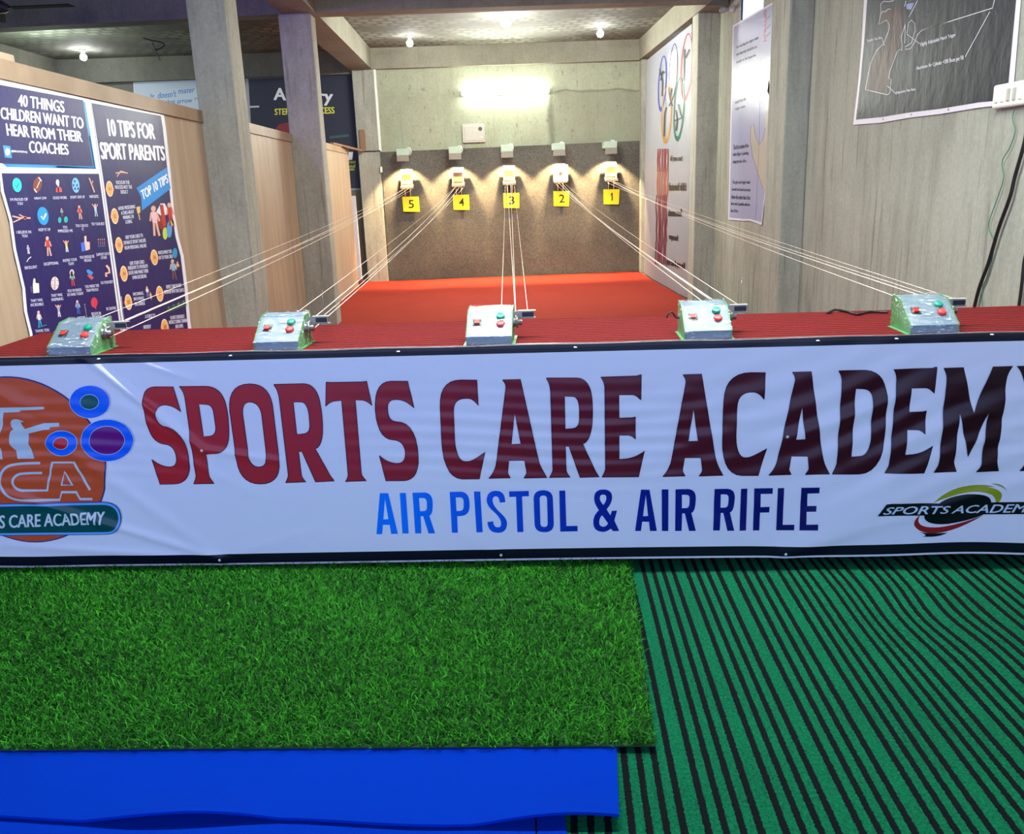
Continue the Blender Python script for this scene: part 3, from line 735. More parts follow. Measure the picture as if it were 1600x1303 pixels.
def lerp3(x, stops):
    for (a, ca), (b, cb) in zip(stops, stops[1:]):
        if x <= b:
            t = max(0, min(1, (x-a)/(b-a))); return tuple(p*(1-t)+q*t for p, q in zip(ca, cb))
    return stops[-1][1]
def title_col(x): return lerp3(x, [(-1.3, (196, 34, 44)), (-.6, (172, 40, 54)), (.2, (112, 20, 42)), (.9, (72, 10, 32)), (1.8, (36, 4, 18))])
def sub_col(x): return lerp3(x, [(-.35, (0, 126, 255)), (0, (0, 84, 220)), (.35, (0, 30, 150)), (1.0, (4, 4, 96))])

def banner():
    root = thing('advertising_banner', (0, ty(0), 0), 'wide white banner reading SPORTS CARE ACADEMY hung on the table front', 'banner')
    org = Vector((0, ty(0), 0))
    X0, X1 = -1.96, 2.33
    def put(name, f, nx, nz, col, m=M['flex']):
        bm = bmesh.new(); vs = []; nn = []
        for j in range(nz+1):
            row = []
            for i in range(nx+1):
                row.append(bm.verts.new(f(i/nx, j/nz)[0] - org))
            vs.append(row)
        for j in range(nz):
            for i in range(nx):
                bm.faces.new((vs[j][i], vs[j][i+1], vs[j+1][i+1], vs[j+1][i])).smooth = True
        me = bpy.data.meshes.new(name); bm.to_mesh(me); bm.free()
        me.color_attributes.new('Col', 'FLOAT_COLOR', 'CORNER').data.foreach_set('color', np.tile(np.array([*lin(col), 1], np.float32), len(me.loops)))
        return link(name, me, m, root)
    def face(z0, z1, off=0):
        def f(a, b):
            x = X0+(X1-X0)*a; za = z0(x); zb = z1(x); z = za+(zb-za)*b
            return bpos(x, z, off), None
        return f
    put('white_field', face(zbot, lambda x: .7785), 640, 110, (236, 234, 246))
    put('bottom_strip', face(lambda x: zbot(x)-.036, zbot), 220, 3, (14, 16, 30))
    put('bottom_hem', face(lambda x: zbot(x)-.043, lambda x: zbot(x)-.036, .0015), 220, 1, (225, 226, 232))
    def top(a, b):     # folds over the table edge
        x = X0+(X1-X0)*a; t = b*2
        if t <= 1: p = bpos(x, .7785+.022*t); n = TN
        else:
            p = bpos(x, TZ+.0025+.001*math.sin(x*13)); p += -TN*((t-1)*.010+.001*math.sin(x*9)*(t-1)); n = Vector((0, 0, 1))
        return p, n
    put('top_strip', top, 220, 6, (16, 18, 34))
    def hem(a, b):
        x = X0+(X1-X0)*a; p = bpos(x, TZ+.003+.001*math.sin(x*13)) - TN*(.009+.005*b+.001*math.sin(x*9)); return p, Vector((0, 0, 1))
    put('top_hem', hem, 220, 1, (170, 168, 178))
    # printing
    pr = BPrint()
    for o, h in TITLE: pr.poly(o, title_col, h)
    pr.layer()
    for o, h in TITLE:
        for l in [o]+h: pr.line(l, 1.1, (30, 14, 40), True)
    o = pr.build('title_lettering', M['flex'], root); o.matrix_parent_inverse = Matrix.Translation(-org); o['label'] = 'large flared dark red letters SPORTS CARE ACADEMY'
    pr = BPrint()
    for l in SUBS: pr.poly(l[0], sub_col, l[1:])
    o = pr.build('subtitle_lettering', M['flex'], root); o.matrix_parent_inverse = Matrix.Translation(-org); o['label'] = 'blue condensed letters AIR PISTOL & AIR RIFLE'
    # round emblem on the left
    pr = BPrint(); OR = (214, 84, 44); SK = (200, 214, 224)
    cx, cz = bpx(35, 720); rr = .312
    def bring(r, n=72):   # a true circle on the banner, given back as pixels
        out = []
        for k in range(n):
            q = bpos(cx+r*math.cos(k*math.tau/n), cz+r*math.sin(k*math.tau/n)) - EYE; w = q.dot(FW)
            out.append((800+FPX*q.dot(RT)/w, 651.5-FPX*q.dot(UP)/w))
        return out
    pr.poly(bring(rr), (24, 60, 130)); pr.layer(); pr.poly(bring(rr-.005), OR); pr.layer()
    c3 = lambda x, y: (x*.1458, 570+y*.1458)
    def P3(l): return [c3(p[0], p[1])+tuple(p[2:]) for p in l]
    pr.poly(P3([(-420,460),(0,455),(150,448),(480,443),(490,458),(480,472),(235,482),(230,498),(50,508),(45,620),(30,710,1),(0,745),(0,840),(48,1003),(-160,1010),(-200,800),(-150,640),(-140,520)]), SK)
    pr.ell(*c3(-60, 400), 11, 10, SK)
    pr.poly(P3([(125,620),(130,575,1),(185,575),(225,575,1),(240,590),(272,596),(262,606),(236,606),(245,650,1),(285,680),(480,620),(642,616),(648,655),(548,662),(545,685),(480,688),(318,732),(320,840),(383,998),(205,1000),(180,915),(100,850,1),(108,770),(115,700,1),(160,685),(125,665,1)]), SK)
    wl = 3.9
    pr.line(P3([(440,1047),(180,1047,1),(100,1080),(10,1130,1),(8,1240),(15,1330,1),(110,1400),(170,1440,1),(270,1442),(650,1440),(672,1358),(828,1358),(868,1432),(1000,1432)]), wl, SK)
    pr.line(P3([(460,1153),(280,1155,1),(220,1165),(145,1190,1),(148,1250),(155,1330,1),(250,1342),(515,1340),(570,1042),(805,1040),(975,1335)]), wl, SK)
    pr.line(P3([(700,1140),(672,1282),(788,1282)]), wl, SK, True)
    pr.line([(-60,724),(-14,724),(-14,724,1),(-20,738),(-40,744),(-8,760,1),(-12,776),(-60,782)], wl, SK)
    pr.layer()
    for ox, oy, R1, R2, ci in ((142, 627, (32, 26), (15, 12), (0, 92, 96)), (169, 687, (41.5, 33.3), (28, 22.5), (112, 18, 124)), (98, 691.5, (25, 20), (11.7, 9.6), (206, 26, 44))):
        k = pr.k
        pr.ell(ox, oy, *R1, (210, 220, 240)); pr.k = k+1; pr.ell(ox, oy, R1[0]-.9, R1[1]-.9, (0, 104, 250)); pr.k = k+2
        pr.ell(ox, oy, *R2, (210, 220, 240)); pr.k = k+3; pr.ell(ox, oy, R2[0]-.8, R2[1]-.8, ci); pr.k = k
    def pill(d, col):
        pr.poly([(-120, 788-d+2), (60, 785.5-d), (162, 784-d), (190+d, 784-d, 1), (190+d, 810), (190+d, 833+d, 1), (165, 833+d), (60, 834+d), (-120, 836+d)], col)
    pr.layer(); pill(1.2, (40, 70, 150)); pr.layer(); pill(0, (110, 180, 250)); pr.layer(); pill(-3.2, (0, 78, 78)); pr.layer()
    pr.text('SPORTS CARE ACADEMY', [(-58, 806), (166, 797.5), (166, 817), (-58, 826)], (222, 232, 236), .032)
    o = pr.build('round_emblem', M['flex'], root, .0055); o.matrix_parent_inverse = Matrix.Translation(-org); o['label'] = 'orange round emblem with shooters, rings and a green name plate'
    # small logo on the right
    pr = BPrint(); c4 = lambda l: [(1360+p[0]*.15, 740+p[1]*.15)+tuple(p[2:]) for p in l]
    BK = (10, 10, 18)
    pr.poly(c4([(645,300),(760,190,1),(900,145),(1080,95,1),(1250,120),(1290,130),(1200,130),(1370,150,1),(1360,240),(1345,300,1),(1300,305),(1310,250,1),(1250,210),(1120,150,1),(900,210),(720,260,1)]), (150, 160, 30))
    pr.poly(c4([(1245,98),(1370,85,1),(1407,170),(1370,120,1)]), (120, 150, 50))
    pr.poly(c4([(505,420),(440,470,1),(450,530),(480,600,1),(620,618),(850,620,1),(1180,420),(950,520,1),(720,552),(500,570,1),(490,480),(490,450,1)]), (150, 30, 34))
    pr.poly(c4([(455,590),(560,630,1),(800,610),(700,665,1),(530,650),(640,640,1)]), BK)
    pr.poly(c4([(700,305),(800,230,1),(1000,205),(1240,190,1),(1252,290),(1255,300),(1180,415),(1050,480,1),(800,520),(550,540,1),(548,425)]), BK)
    pr.layer(); pr.poly(c4([(60,428),(150,305),(200,298),(700,300),(1700,288),(1900,288),(1800,415),(1150,418)]), BK)
    pr.layer(); pr.text('SPORTS', [(1385, 790), (1484, 788.5), (1478, 801), (1376.5, 801.5)], (200, 214, 232), .03)
    pr.text('ACADEMY', [(1492, 788.5), (1624, 786), (1616, 799), (1485, 801)], (200, 214, 232), .03)
    o = pr.build('small_emblem', M['flex'], root, .0055); o.matrix_parent_inverse = Matrix.Translation(-org); o['label'] = 'small black oval emblem reading SPORTS ACADEMY'
    # screws with washers
    for u, v in ((346, 872), (783, 866), (1226, 863), (318, 702), (1229, 681), (773, 680)):
        x, z = bpx(u, v); p = bpos(x, z, .003) - org; s = .0022 if u == 773 else .0052
        mb = MB().lathe([(0, 0), (s, 0), (s, .001), (s*.7, .0018), (s*.45, .0016), (s*.4, .003), (0, .0034)], 14)
        mb.xf(Matrix.Translation(p) @ TN.to_track_quat('Z', 'Y').to_matrix().to_4x4()); mb.build('washer', M['white'], root, True)
    for u, v in ((154, 561), (360, 556), (622, 549.5), (899, 543), (1278, 532.5), (1401, 529.5), (1550, 523)):
        p = at(u, v, (0, 0, 1), (0, 0, TZ+.005)) - org
        MB().lathe([(0, 0), (.006, 0), (.006, .001), (.003, .003), (0, .0034)], 12, p).build('washer', M['white'], root, True)
banner()

# ------------------------------------------------------------------ target retrieval machines
SX = [-.012+.7276*k for k in (2, 1, 0, -1, -2)]      # lanes 1..5, from the right
TX = [.356+.7276*k for k in (2, 1, 0, -1, -2)]
MPL = ['at the right end of the table near the wall', 'second from the right on the table', 'in the middle of the table', 'second from the left on the table', 'at the left end of the table']
MPN = ['the rightmost', 'the second from right', 'the middle', 'the second from left', 'the leftmost']
def machine(i):
    x = SX[i]; y = ty(x)+.019; hw = .0745
    t = thing('target_machine', (x, y, TZ), 'grey-blue target machine in clear film '+MPL[i], 'target machine', math.atan(TY), 'target machines on the firing table')
    prof = [(0, .003), (0, .03), (.1, .1), (.165, .108), (.165, .003)]
    mb = MB(); mb.prism(prof, 'x', -hw, hw); mb.build('body', M['grey_enamel'], t)
    for s in (-1, 1):
        a, b = sorted((s*hw, s*(hw+.003)))
        mb = MB(); mb.prism([(-.001, 0), (-.002, .031), (.099, .1035), (.168, .1115), (.17, 0)], 'x', a, b)
        a, b = sorted((s*(hw+.003), s*(hw+.013))); mb.box(a, b, 0, .17, 0, .002)
        sp = mb.build('side_plate', M['green_enamel'], t)
        for yy, zz in ((.03, .02), (.14, .1), (.15, .02), (.1, .085)):
            a = s*(hw+.003); MB().lathe([(0, 0), (.003, 0), (.003, s*.0015), (0, s*.002)], 10, (a, yy, zz), 'x').build('screw', M['steel'], sp, True)
    # slope frame: buttons and switch on the front panel
    ang = math.atan2(.07, .1); F = Matrix.Translation((0, 0, .03)) @ Matrix.Rotation(ang, 4, 'X')
    def on(mb, name, m, px, py, par=t, sm=True):
        mb.xf(F @ Matrix.Translation((px, py, 0))); return mb.build(name, m, par, sm)
    bt = [(0, 0), (.0148, 0), (.0148, .004), (.0125, .0055), (.0125, .009), (.011, .010), (0, .0095)]
    on(MB().lathe(bt, 22), 'start_button', M['btn_green'], .037, .092)['label'] = 'round green push button'
    on(MB().lathe(bt, 22), 'stop_button', M['btn_red'], .038, .056)['label'] = 'round red push button'
    sw = on(MB().box(-.0145, .0145, -.0155, .0155, 0, .003, .001), 'power_switch', M['black'], -.043, .068, sm=False)
    on(MB().box(-.0085, .0085, -.0105, .0, .003, .0085, .001).box(-.0085, .0085, 0, .0105, .003, .0055, .001), 'rocker', M['switch_red'], -.043, .068, sw, False)
    # drive pulley and idler bracket on the right side
    mb = MB().lathe([(0, 0), (.02, 0), (.02, .002), (.016, .003), (.016, .012), (.02, .013), (.02, .016), (.011, .017), (.011, .03), (.009, .032), (0, .032)], 24, (hw+.003, .098, .06), 'x')
    mb.build('pulley', M['steel'], t, True)
    br = MB().box(hw, hw+.075, .128, .131, .07, .094).box(hw+.02, hw+.08, .128, .15, .068, .071).box(hw+.02, hw+.08, .128, .15, .093, .095)
    b = br.build('bracket', M['offwhite'], t)
    MB().lathe([(0, 0), (.012, 0), (.009, .004), (.012, .008), (0, .008)], 18, (hw+.055, .139, .078)).build('sheave', M['steel'], b, True)
    MB().box(hw+.034, hw+.074, .1255, .128, .074, .09).build('dark_opening', M['black'], b)  # flat black plate, the dark inside of the bracket's hole put in as colour
    for px, py, hh in ((hw*.55 if i in (1, 3) else -hw*.2, .17, .05), (hw+.06, .15, .075)):
        if i in (1, 3, 4):
            MB().tube([(px, py, .09), (px, py, .105+hh)], .0011, 6).lathe([(0, 0), (.003, .001), (.003, .004), (0, .005)], 8, (px, py, .103+hh)).build('guide_pin', M['steel'], t, True)
    # cling film shell
    pf = [(-.003, .001), (-.004, .031), (.098, .104), (.168, .1125), (.171, .001)]
    mb = MB(); mb.prism(pf, 'x', -hw-.0045, hw+.005)
    bmesh.ops.subdivide_edges(mb.bm, edges=mb.bm.edges[:], cuts=9, use_grid_fill=True)
    for v in mb.bm.verts: v.co += Vector((random.uniform(-1, 1)*.0006, random.uniform(-1, 1)*.0006, random.uniform(-.2, 1)*.0006))
    for k in range(3):
        a = random.uniform(-.05, .05)
    mb.build('plastic_wrap', M['film'], t, True)
    return t
for i in range(5): machine(i)

# ------------------------------------------------------------------ the far end: felt panel, lamps, carriages, plates
YP = 12.83
tag(MB().prism([(-1.49, .0), (2.222, -.0), (2.222, 1.85), (-1.478, 1.82)], 'y', YP, YP+.02).build('backstop_panel', M['panel']),
    'dark grey felt backstop panel covering the lower back wall', 'panel')
YC = 12.66
ORD = ['at the far right', 'second from the right', 'in the middle', 'second from the left', 'at the far left']
for i in range(5):
    x = TX[i]; n = i+1; tx = x-.005
    lt = thing('target_lamp', (tx-.04+.012*i*0, 0, 0), f'pale green box lamp on the felt panel above plate {n}', 'lamp', 0, 'lamps over the targets')
    cx = 0
    MB().box(-.085, .085, 12.50, 12.829, 1.755, 1.845, .004).build('housing', M['lampbox'], lt)
    MB().box(-.085, .085, 12.50, 12.506, 1.675, 1.755).build('shade', M['lampgrey'], lt)
    MB().tube([(.03, 12.81, 1.845), (.05, 12.79, 1.868), (.085, 12.77, 1.86), (.10, 12.77, 1.81), (.09, 12.79, 1.78)], .007, 8).build('wire_loop', M['white'], lt, True)
    MB().lathe([(0, 0), (.03, 0), (.03, -.008), (.02, -.014), (0, -.015)], 16, (0, 12.57, 1.755)).build('bulb', M['bulb'], lt, True)
    light('target_spot', 'SPOT', (tx-.04, 12.57, 1.735), 165, (1, .69, .36), rot=(math.radians(13), 0, 0), spot_size=math.radians(98), spot_blend=.4, shadow_soft_size=.018)
    # number plate
    pt = thing('number_plate', (x-.0, 12.79, 0), f'yellow number plate with a black {n}', 'number plate', 0, 'lane number plates')
    tilt = [-.01, -.01, -.005, 0, .01][i]
    MB().prism([(-.115, .985), (.115+tilt, .975), (.118, 1.19), (-.118, 1.195)], 'y', 0, .006).build('plate', M['yellow'], pt)
    v, tr = text2d(str(n), .012)
    if n == 1:
        v = [(.36,0),(.76,0),(.76,1),(.5,1),(.05,.78),(.05,.62),(.36,.74)]; tr = [(0,1,2),(0,2,6),(2,3,6),(3,4,6),(4,5,6)]
    bm = bmesh.new(); w = .042 if n == 1 else .078
    vs = [bm.verts.new((-w/2+a*w+.006, -.0012, 1.03+b*.115)) for a, b in v]
    for t3 in tr:
        try: bm.faces.new([vs[k] for k in t3])
        except ValueError: pass
    me = bpy.data.meshes.new('numeral'); bm.to_mesh(me); bm.free(); link('numeral', me, M['dark'], pt)
    for sx in (-.09, .09): MB().box(sx-.005, sx+.005, 0.006, .04, 1.14, 1.15).build('bracket', M['steel'], pt)
    # carriage
    ct = thing('target_carriage', (tx-.02, YC, 0), f'small cream target carriage hanging above plate {n}', 'target carriage', 0, 'target carriages at the far end')
    RX = Matrix.Rotation
    mb = MB().box(-.082, .082, -.05, .05, -.002, .002); mb.xf(Matrix.Translation((0, .01, 1.535)) @ RX(math.radians(38), 4, 'X')); mb.build('top_plate', M['card'], ct)
    mb = MB().box(-.08, .08, -.004, .0, 1.37, 1.50, .002); mb.build('back_plate', M['clear_tray'], ct)
    mb = MB().box(-.092, .092, -.055, .06, -.002, .002).box(-.092, .092, -.057, -.054, 0, .03); mb.xf(Matrix.Translation((0, -.02, 1.335)) @ RX(math.radians(30), 4, 'X')); mb.build('bottom_tray', M['carriage'], ct)
    for sx in (-.075, .075): MB().box(sx-.004, sx+.004, -.03, .06, 1.33, 1.53).build('side_arm', M['carriage'], ct)
    for sx in (-.035, .04): MB().tube([(sx, -.02, 1.33), (sx, .02, 1.19)], .005, 8).build('rod', M['carriage'], ct, True)
    for sx in (-.05, .05): MB().lathe([(0, 0), (.014, 0), (.010, .005), (.014, .01), (0, .01)], 14, (sx-.005, -.03, 1.31), 'x').build('wheel', M['steel'], ct, True)
    MB().box(-.03, .03, .06, .165, 1.30, 1.31).build('wall_bracket', M['steel'], ct)
    if n == 2:
        kt = thing('paper_target', (tx-.02, YC-.085, 0), 'white paper target with a round bullseye on carriage 2', 'target')
        MB().box(-.105, .105, -.001, .0, 1.325, 1.555).build('card', M['card'], kt)
        MB().lathe([(0, 0), (.026, 0), (.026, -.001), (0, -.001)], 28, (0, -.001, 1.435), 'y').build('bullseye', M['lampgrey'], kt)
    if n == 4:
        tag(MB().box(tx-.1, tx+.06, YC-.012, YC-.008, 1.38, 1.51).build('cardboard_sheet', M['plank']), 'torn brown cardboard clipped to carriage 4', 'cardboard')

# cords of each lane: drive loop (two), and two guide lines
def cord(i, key, a, b, r, lab):
    n = 24; pts = []
    for k in range(n+1):
        t = k/n; p = Vector(a).lerp(Vector(b), t); p.z -= .10*4*t*(1-t)*(.6 if 'guide' in lab else 1)*.5
        pts.append(p)
    tag(MB().tube(pts, r, 6).build('pulley_cord', M['cord'], smooth=True), lab, 'cord', f'pulley cords of {MPN[i]} machine')
for i in range(5):
    x = SX[i]; y = ty(x); X = TX[i]; n = i+1; ca, sa = math.cos(math.atan(TY)), math.sin(math.atan(TY))
    def mp(px, py, pz): return (x+px*ca-py*sa, y+.019+px*sa+py*ca, TZ+pz)
    cord(i, 0, mp(.088, .098, .078), (X-.055, YC-.04, 1.315), .0017, f'upper white drive cord running from the pulley of {MPN[i]} machine')
    cord(i, 1, mp(.088, .098, .042), (X-.005, YC-.04, 1.305), .0017, f'lower white drive cord running from the pulley of {MPN[i]} machine')
    cord(i, 2, mp(.035, .168, .108), (X-.085, YC-.02, 1.29), .0011, f'thin left guide line rising from behind {MPN[i]} machine')
    cord(i, 3, mp(.128, .139, .09), (X+.045, YC-.02, 1.29), .0011, f'thin right guide line from the bracket of {MPN[i]} machine')

# back wall fittings
b = thing('tube_light', (.325, YB, 2.56), 'bright white tube light on the back wall', 'light')
MB().box(-.63, .63, -.035, 0, -.03, .03, .006).build('batten', M['white'], b)
MB().tube([(-.6, -.07, 0), (.6, -.07, 0)], .03, 14).build('tube', M['tube'], b, True)
for s in (-.61, .61): MB().box(s-.012, s+.012, -.09, -.03, -.025, .025, .004).build('end_cap', M['white'], b)
b = thing('tube_light', (.1, 2.98, CZ), 'long tube light on the ceiling over the firing table', 'light', math.atan(TY))
MB().box(-1.75, 1.75, -.04, .04, -.07, -.002, .006).build('batten', M['white'], b)
MB().tube([(-1.7, 0, -.1), (1.7, 0, -.1)], .015, 12).build('tube', M['tube'], b, True)
b = thing('distribution_box', (-.147, YB, 2.03), 'white electrical distribution box on the back wall under the tube light', 'electrical box')
MB().box(-.16, .16, -.06, 0, -.125, .125, .006).build('case', M['offwhite'], b)
MB().box(-.128, .15, -.068, -.06, -.1, .1, .004).build('door', M['offwhite'], b)
MB().lathe([(0, 0), (.028, 0), (.028, -.004), (0, -.004)], 20, (.095, -.068, .055), 'y').build('window', M['black'], b)
MB().lathe([(0, 0), (.012, 0), (.012, -.008), (0, -.01)], 14, (.11, -.068, -.06), 'y').build('latch', M['white'], b, True)
tag(MB().tube([(-.05, YB-.01, 1.905), (-.07, YB-.015, 1.87), (-.1, YB-.015, 1.845), (-.06, YB-.02, 1.83)], .004, 6).build('wire', M['yellow_wire'], smooth=True), 'short yellow wire hanging below the distribution box', 'wire')
# ceiling bulbs
def ceiling_bulb(x, y, lab, e, r=.04):
    t = thing('ceiling_bulb', (x, y, CZ), lab, 'bulb', 0, 'lit bulbs on the ceiling')
    MB().lathe([(0, 0), (.045, 0), (.045, -.015), (.022, -.02), (.022, -.05), (0, -.05)], 18).build('holder', M['white'], t, True)
    MB().lathe([(0, -.045), (.016, -.05), (r, -.075), (r*1.05, -.1), (r*.75, -.125), (0, -.135)], 20).build('globe', M['bulb'], t, True)
    light('bulb_light', 'POINT', (x, y, CZ-.16), e, (.95, .98, 1), shadow_soft_size=.06)
ceiling_bulb(-.9, 11.85, 'lit bulb on the ceiling nearest the left beam of the range', 5)
ceiling_bulb(.30, 10.65, 'largest lit bulb on the ceiling in the middle of the range', 18, .06)
ceiling_bulb(1.51, 11.6, 'lit bulb on the ceiling nearest the right wall of the range', 5)
ceiling_bulb(-5.15, 12.1, 'lit bulb on the ceiling of the side hall at the far left', 9)
t = thing('wall_bulb', (2.44, 8.87, 2.857), 'unlit pear bulb in a holder on the right wall by the column', 'bulb')
MB().lathe([(0, 0), (.035, 0), (.035, -.012), (.02, -.02), (.018, -.05), (0, -.05)], 16, (0, 0, 0), 'x').build('holder', M['white'], t, True)
MB().lathe([(0, -.045), (.014, -.05), (.02, -.07), (.03, -.095), (.03, -.115), (.02, -.135), (0, -.142)], 18, (0, 0, 0), 'x').build('globe', M['offwhite'], t, True)

# ------------------------------------------------------------------ plywood partition
for k, (y0, y1, lab) in enumerate(((3.06, 6.03, 'plywood partition bay in front of the nearest column, carrying two posters'), (6.33, 8.72, 'plywood partition bay between the two left columns'), (8.96, 12.25, 'last plywood partition bay behind the second column'))):
    t = thing('plywood_partition', (PX, y0, 0), lab, 'partition', 0, 'plywood partition bays')
    seams = {0: [0, 1.2, 2.2, y1-y0], 1: [0, .9, y1-y0], 2: [0, 1.4, y1-y0]}[k]
    for a, b in zip(seams, seams[1:]): MB().box(-.02, 0, a+.0015, b-.0015, .001, 1.83).build('panel', M['ply'], t)
    MB().box(-.035, .012, 0, y1-y0, 1.785, 1.86).build('cap_rail', M['ply_cap'], t)
tag(MB().box(-1.99, -1.83, 12.36, 12.43, .004, 1.235).build('foam_board', M['foam']), 'white foam board standing between the partition end and the corner column', 'board')
mb = MB(); bmesh.ops.create_icosphere(mb.bm, subdivisions=3, radius=1)
for v in mb.bm.verts:
    n_ = 1+.25*math.sin(v.co.x*7)*math.cos(v.co.y*6+v.co.z*5); v.co = Vector((v.co.x*.07, v.co.y*.06, v.co.z*.045))*n_ + Vector((-1.86, 12.3, .05))
tag(mb.build('rag', M['rag'], smooth=True), 'crumpled dark red rag on the floor at the partition end', 'rag')
mb = MB().box(-.02, .02, -.75, .75, -.012, .012); p0 = Vector((-1.9, 11.2, 1.885)); p1 = Vector((-1.72, 12.75, 1.84))
mb.xf(Matrix.Translation((p0+p1)/2) @ (p1-p0).to_track_quat('Y', 'Z').to_matrix().to_4x4()); tag(mb.build('batten', M['plank']), 'thin wooden batten bridging from the partition top to the corner column', 'batten')
tag(MB().box(-1.76, -1.68, 12.755, 12.779, 1.86, 2.13).build('wood_block', M['plank']), 'upright brown wood block fixed to the corner column', 'wood block')
tag(MB().box(-1.9, -1.855, 3.3, 3.72, 1.861, 1.888, .002).build('wood_block', M['ply']), 'short pale wood strip lying on the partition top at the left edge', 'wood block')
tag(MB().tube([(-1.74, 12.77, 1.835), (-1.48, 12.77, 1.835)], .008, 8).build('iron_rod', M['dark'], smooth=True), 'dark iron rod across the corner column', 'rod')
tag(MB().box(-1.5, -1.47, 12.74, 12.779, 1.54, 1.62, .004).build('socket', M['white']), 'small white socket on the edge of the corner column', 'socket')

# ------------------------------------------------------------------ posters
def Q(l, ox, oy, s): return [(ox+p[0]*s, oy+p[1]*s)+tuple(p[2:]) for p in l]
SKIN = (232, 180, 160); RED = (206, 60, 60); TEAL = (40, 180, 170); BLUE = (60, 150, 225)
def person_icon(p, cx, cy, h, shirt, legs, arms=0, lean=.12):
    """tiny printed figure: head, trunk, two legs, two arms"""
    k = h/10; L_ = lambda x, y: (cx+x*k+lean*y*k, cy+y*k)
    p.ell(*L_(0, -4), .8*k, 1.0*k, SKIN)
    p.poly([L_(-1, -3), L_(1, -3), L_(.8, .6), L_(-.8, .6)], shirt)
    p.line([L_(-.4, .5), L_(-.7, 4.8)], .7*k, legs); p.line([L_(.4, .5), L_(.9, 4.8)], .7*k, legs)
    if arms: p.line([L_(-.9, -2.6), L_(-2.2, -5)], .6*k, SKIN); p.line([L_(.9, -2.6), L_(2.2, -5)], .6*k, SKIN)
    else: p.line([L_(-.9, -2.6), L_(-1.5, 0)], .6*k, SKIN); p.line([L_(.9, -2.6), L_(1.5, 0)], .6*k, SKIN)
def poster_coaches():
    n, p0 = (1, 0, 0), (PX+.006, 0, 0)
    t = thing('poster', (PX, 3.7, 1.3), 'navy and white poster 40 THINGS CHILDREN WANT TO HEAR on the plywood', 'poster')
    inv = Matrix.Translation((-PX, -3.7, -1.3))
    s = sheet('sheet', n, p0, [(-30,117),(0,123.5),(141,155.5),(157,272),(187,490),(201,582),(54,582),(46,519),(38,487),(35,450),(21,390),(15,345),(2,300),(0,270)], (236,238,246), M['poster'], t); s.matrix_parent_inverse = inv
    p = Print(n, p0)
    p.poly([(3,255),(147,262),(130,160),(133,160.5),(150,264),(12,261)], BLUE); p.poly([(129,157),(133,161),(149,263),(10,261),(4,255)], BLUE); p.layer()
    p.poly([(-30,125.5),(0,132.5),(129,156.5),(145,260),(4,255.5),(-28,250)], NAVY)
    p.poly([(2,270.5),(154,271.5),(184,490),(197,582),(58,582),(50,519),(42,487),(39,450),(25,390),(19,345),(6,300)], NAVY); p.layer()
    z = lambda x, y: (x*160/1303, 120+y*160/1303)
    def T(s, tl, tr, br, bl, b=.03): p.text(s, [z(*tl), z(*tr), z(*br), z(*bl)], (245,246,250), b)
    T('40 THINGS', (225,222), (805,312), (815,458), (228,370)); T('CHILDREN WANT TO', (0,385), (1048,520), (1060,662), (10,535))
    T('HEAR FROM THEIR', (68,592), (1028,695), (1048,830), (90,748)); T('COACHES', (362,815), (855,858), (870,992), (372,965))
    p.poly([z(32,872), z(125,882), z(147,1035), z(55,1025)], BLUE); p.layer(); p.ell(*z(88, 955), 4, 5.5, (245,246,250))
    T('@BELIEVEPHQ', (135,930), (338,945), (342,978), (138,962), .02)
    w = lambda x, y: (x*180/1600, 260+y*180/1600); w2 = lambda x, y: (20+x*180/1564, 380+y*180/1564)
    caps = [("I'M PROUD OF",255,458,w,240),('YOU',270,515,w,75),('GREAT JOB',552,445,w,165),('GOOD WORK',825,435,w,190),("DON'T GIVE UP",1070,425,w,195),('FANTASTIC',1300,418,w,125),
            ('I BELIEVE IN',322,912,w,200),('YOU',335,965,w,75),('KEEP IT UP',610,878,w,160),('YOU',895,845,w,60),('IMPRESSED ME',900,895,w,200),('YOU CAN DO',1130,822,w,170),('IT',1145,872,w,22),('TRY YOUR BEST',1355,798,w,180),
            ('EXCELLENT',238,328,w2,165),('EXCEPTIONAL',515,275,w2,200),('INSPIRE YOUR',768,228,w2,190),('TEAM',782,278,w2,75),('YOU SHOULD BE',1000,185,w2,200),('PROUD',1012,232,w2,95),('SUPPORT EACH',1215,148,w2,175),('OTHER',1230,195,w2,80),
            ('THAT WAS',315,775,w2,160),('INCREDIBLE',322,832,w2,175),('THAT WAS',588,705,w2,150),('INSPIRING',598,760,w2,158),('YOU WORKED',830,640,w2,195),('SO HARD TODAY',842,690,w2,220),('YOU MADE THE',1068,582,w2,190),('TEAM PROUD',1072,635,w2,165),('DO YOUR BEST',1272,530,w2,165),
            ('THANK YOU',390,1185,w2,190),('AWESOME',920,1012,w2,110),('BELIEVE IN',1125,955,w2,125),('YOURSELF',1132,1000,w2,120),('BE CREATIVE',1330,885,w2,130)]
    for s_, x, y, f, wd in caps:
        cx, cy = f(x, y); p.cap(s_, cx, cy, wd*.114, 4.4, -.10 if f is w2 else -.03, (214,218,238), .02, .15)
    A = w; p.ell(*A(228,258), 7.2, 11.2, (44,206,200), -.15); p.ell(*A(512,255), 6.6, 12.4, (130,66,44), .2); p.ell(*A(1045,262), 5.8, 11.8, (120,190,240), -.1); p.ell(*A(590,688), 8.6, 14.2, (36,150,225), -.15)
    p.ell(*A(822,745), 2.6, 4.6, TEAL); p.ell(*A(908,738), 3, 4.8, TEAL)
    p.layer()
    p.line([A(205,262), A(222,300), A(250,232)], 1, (20,90,110)); p.line([A(565,690), A(590,740), A(632,655)], 2.6, (240,244,250))
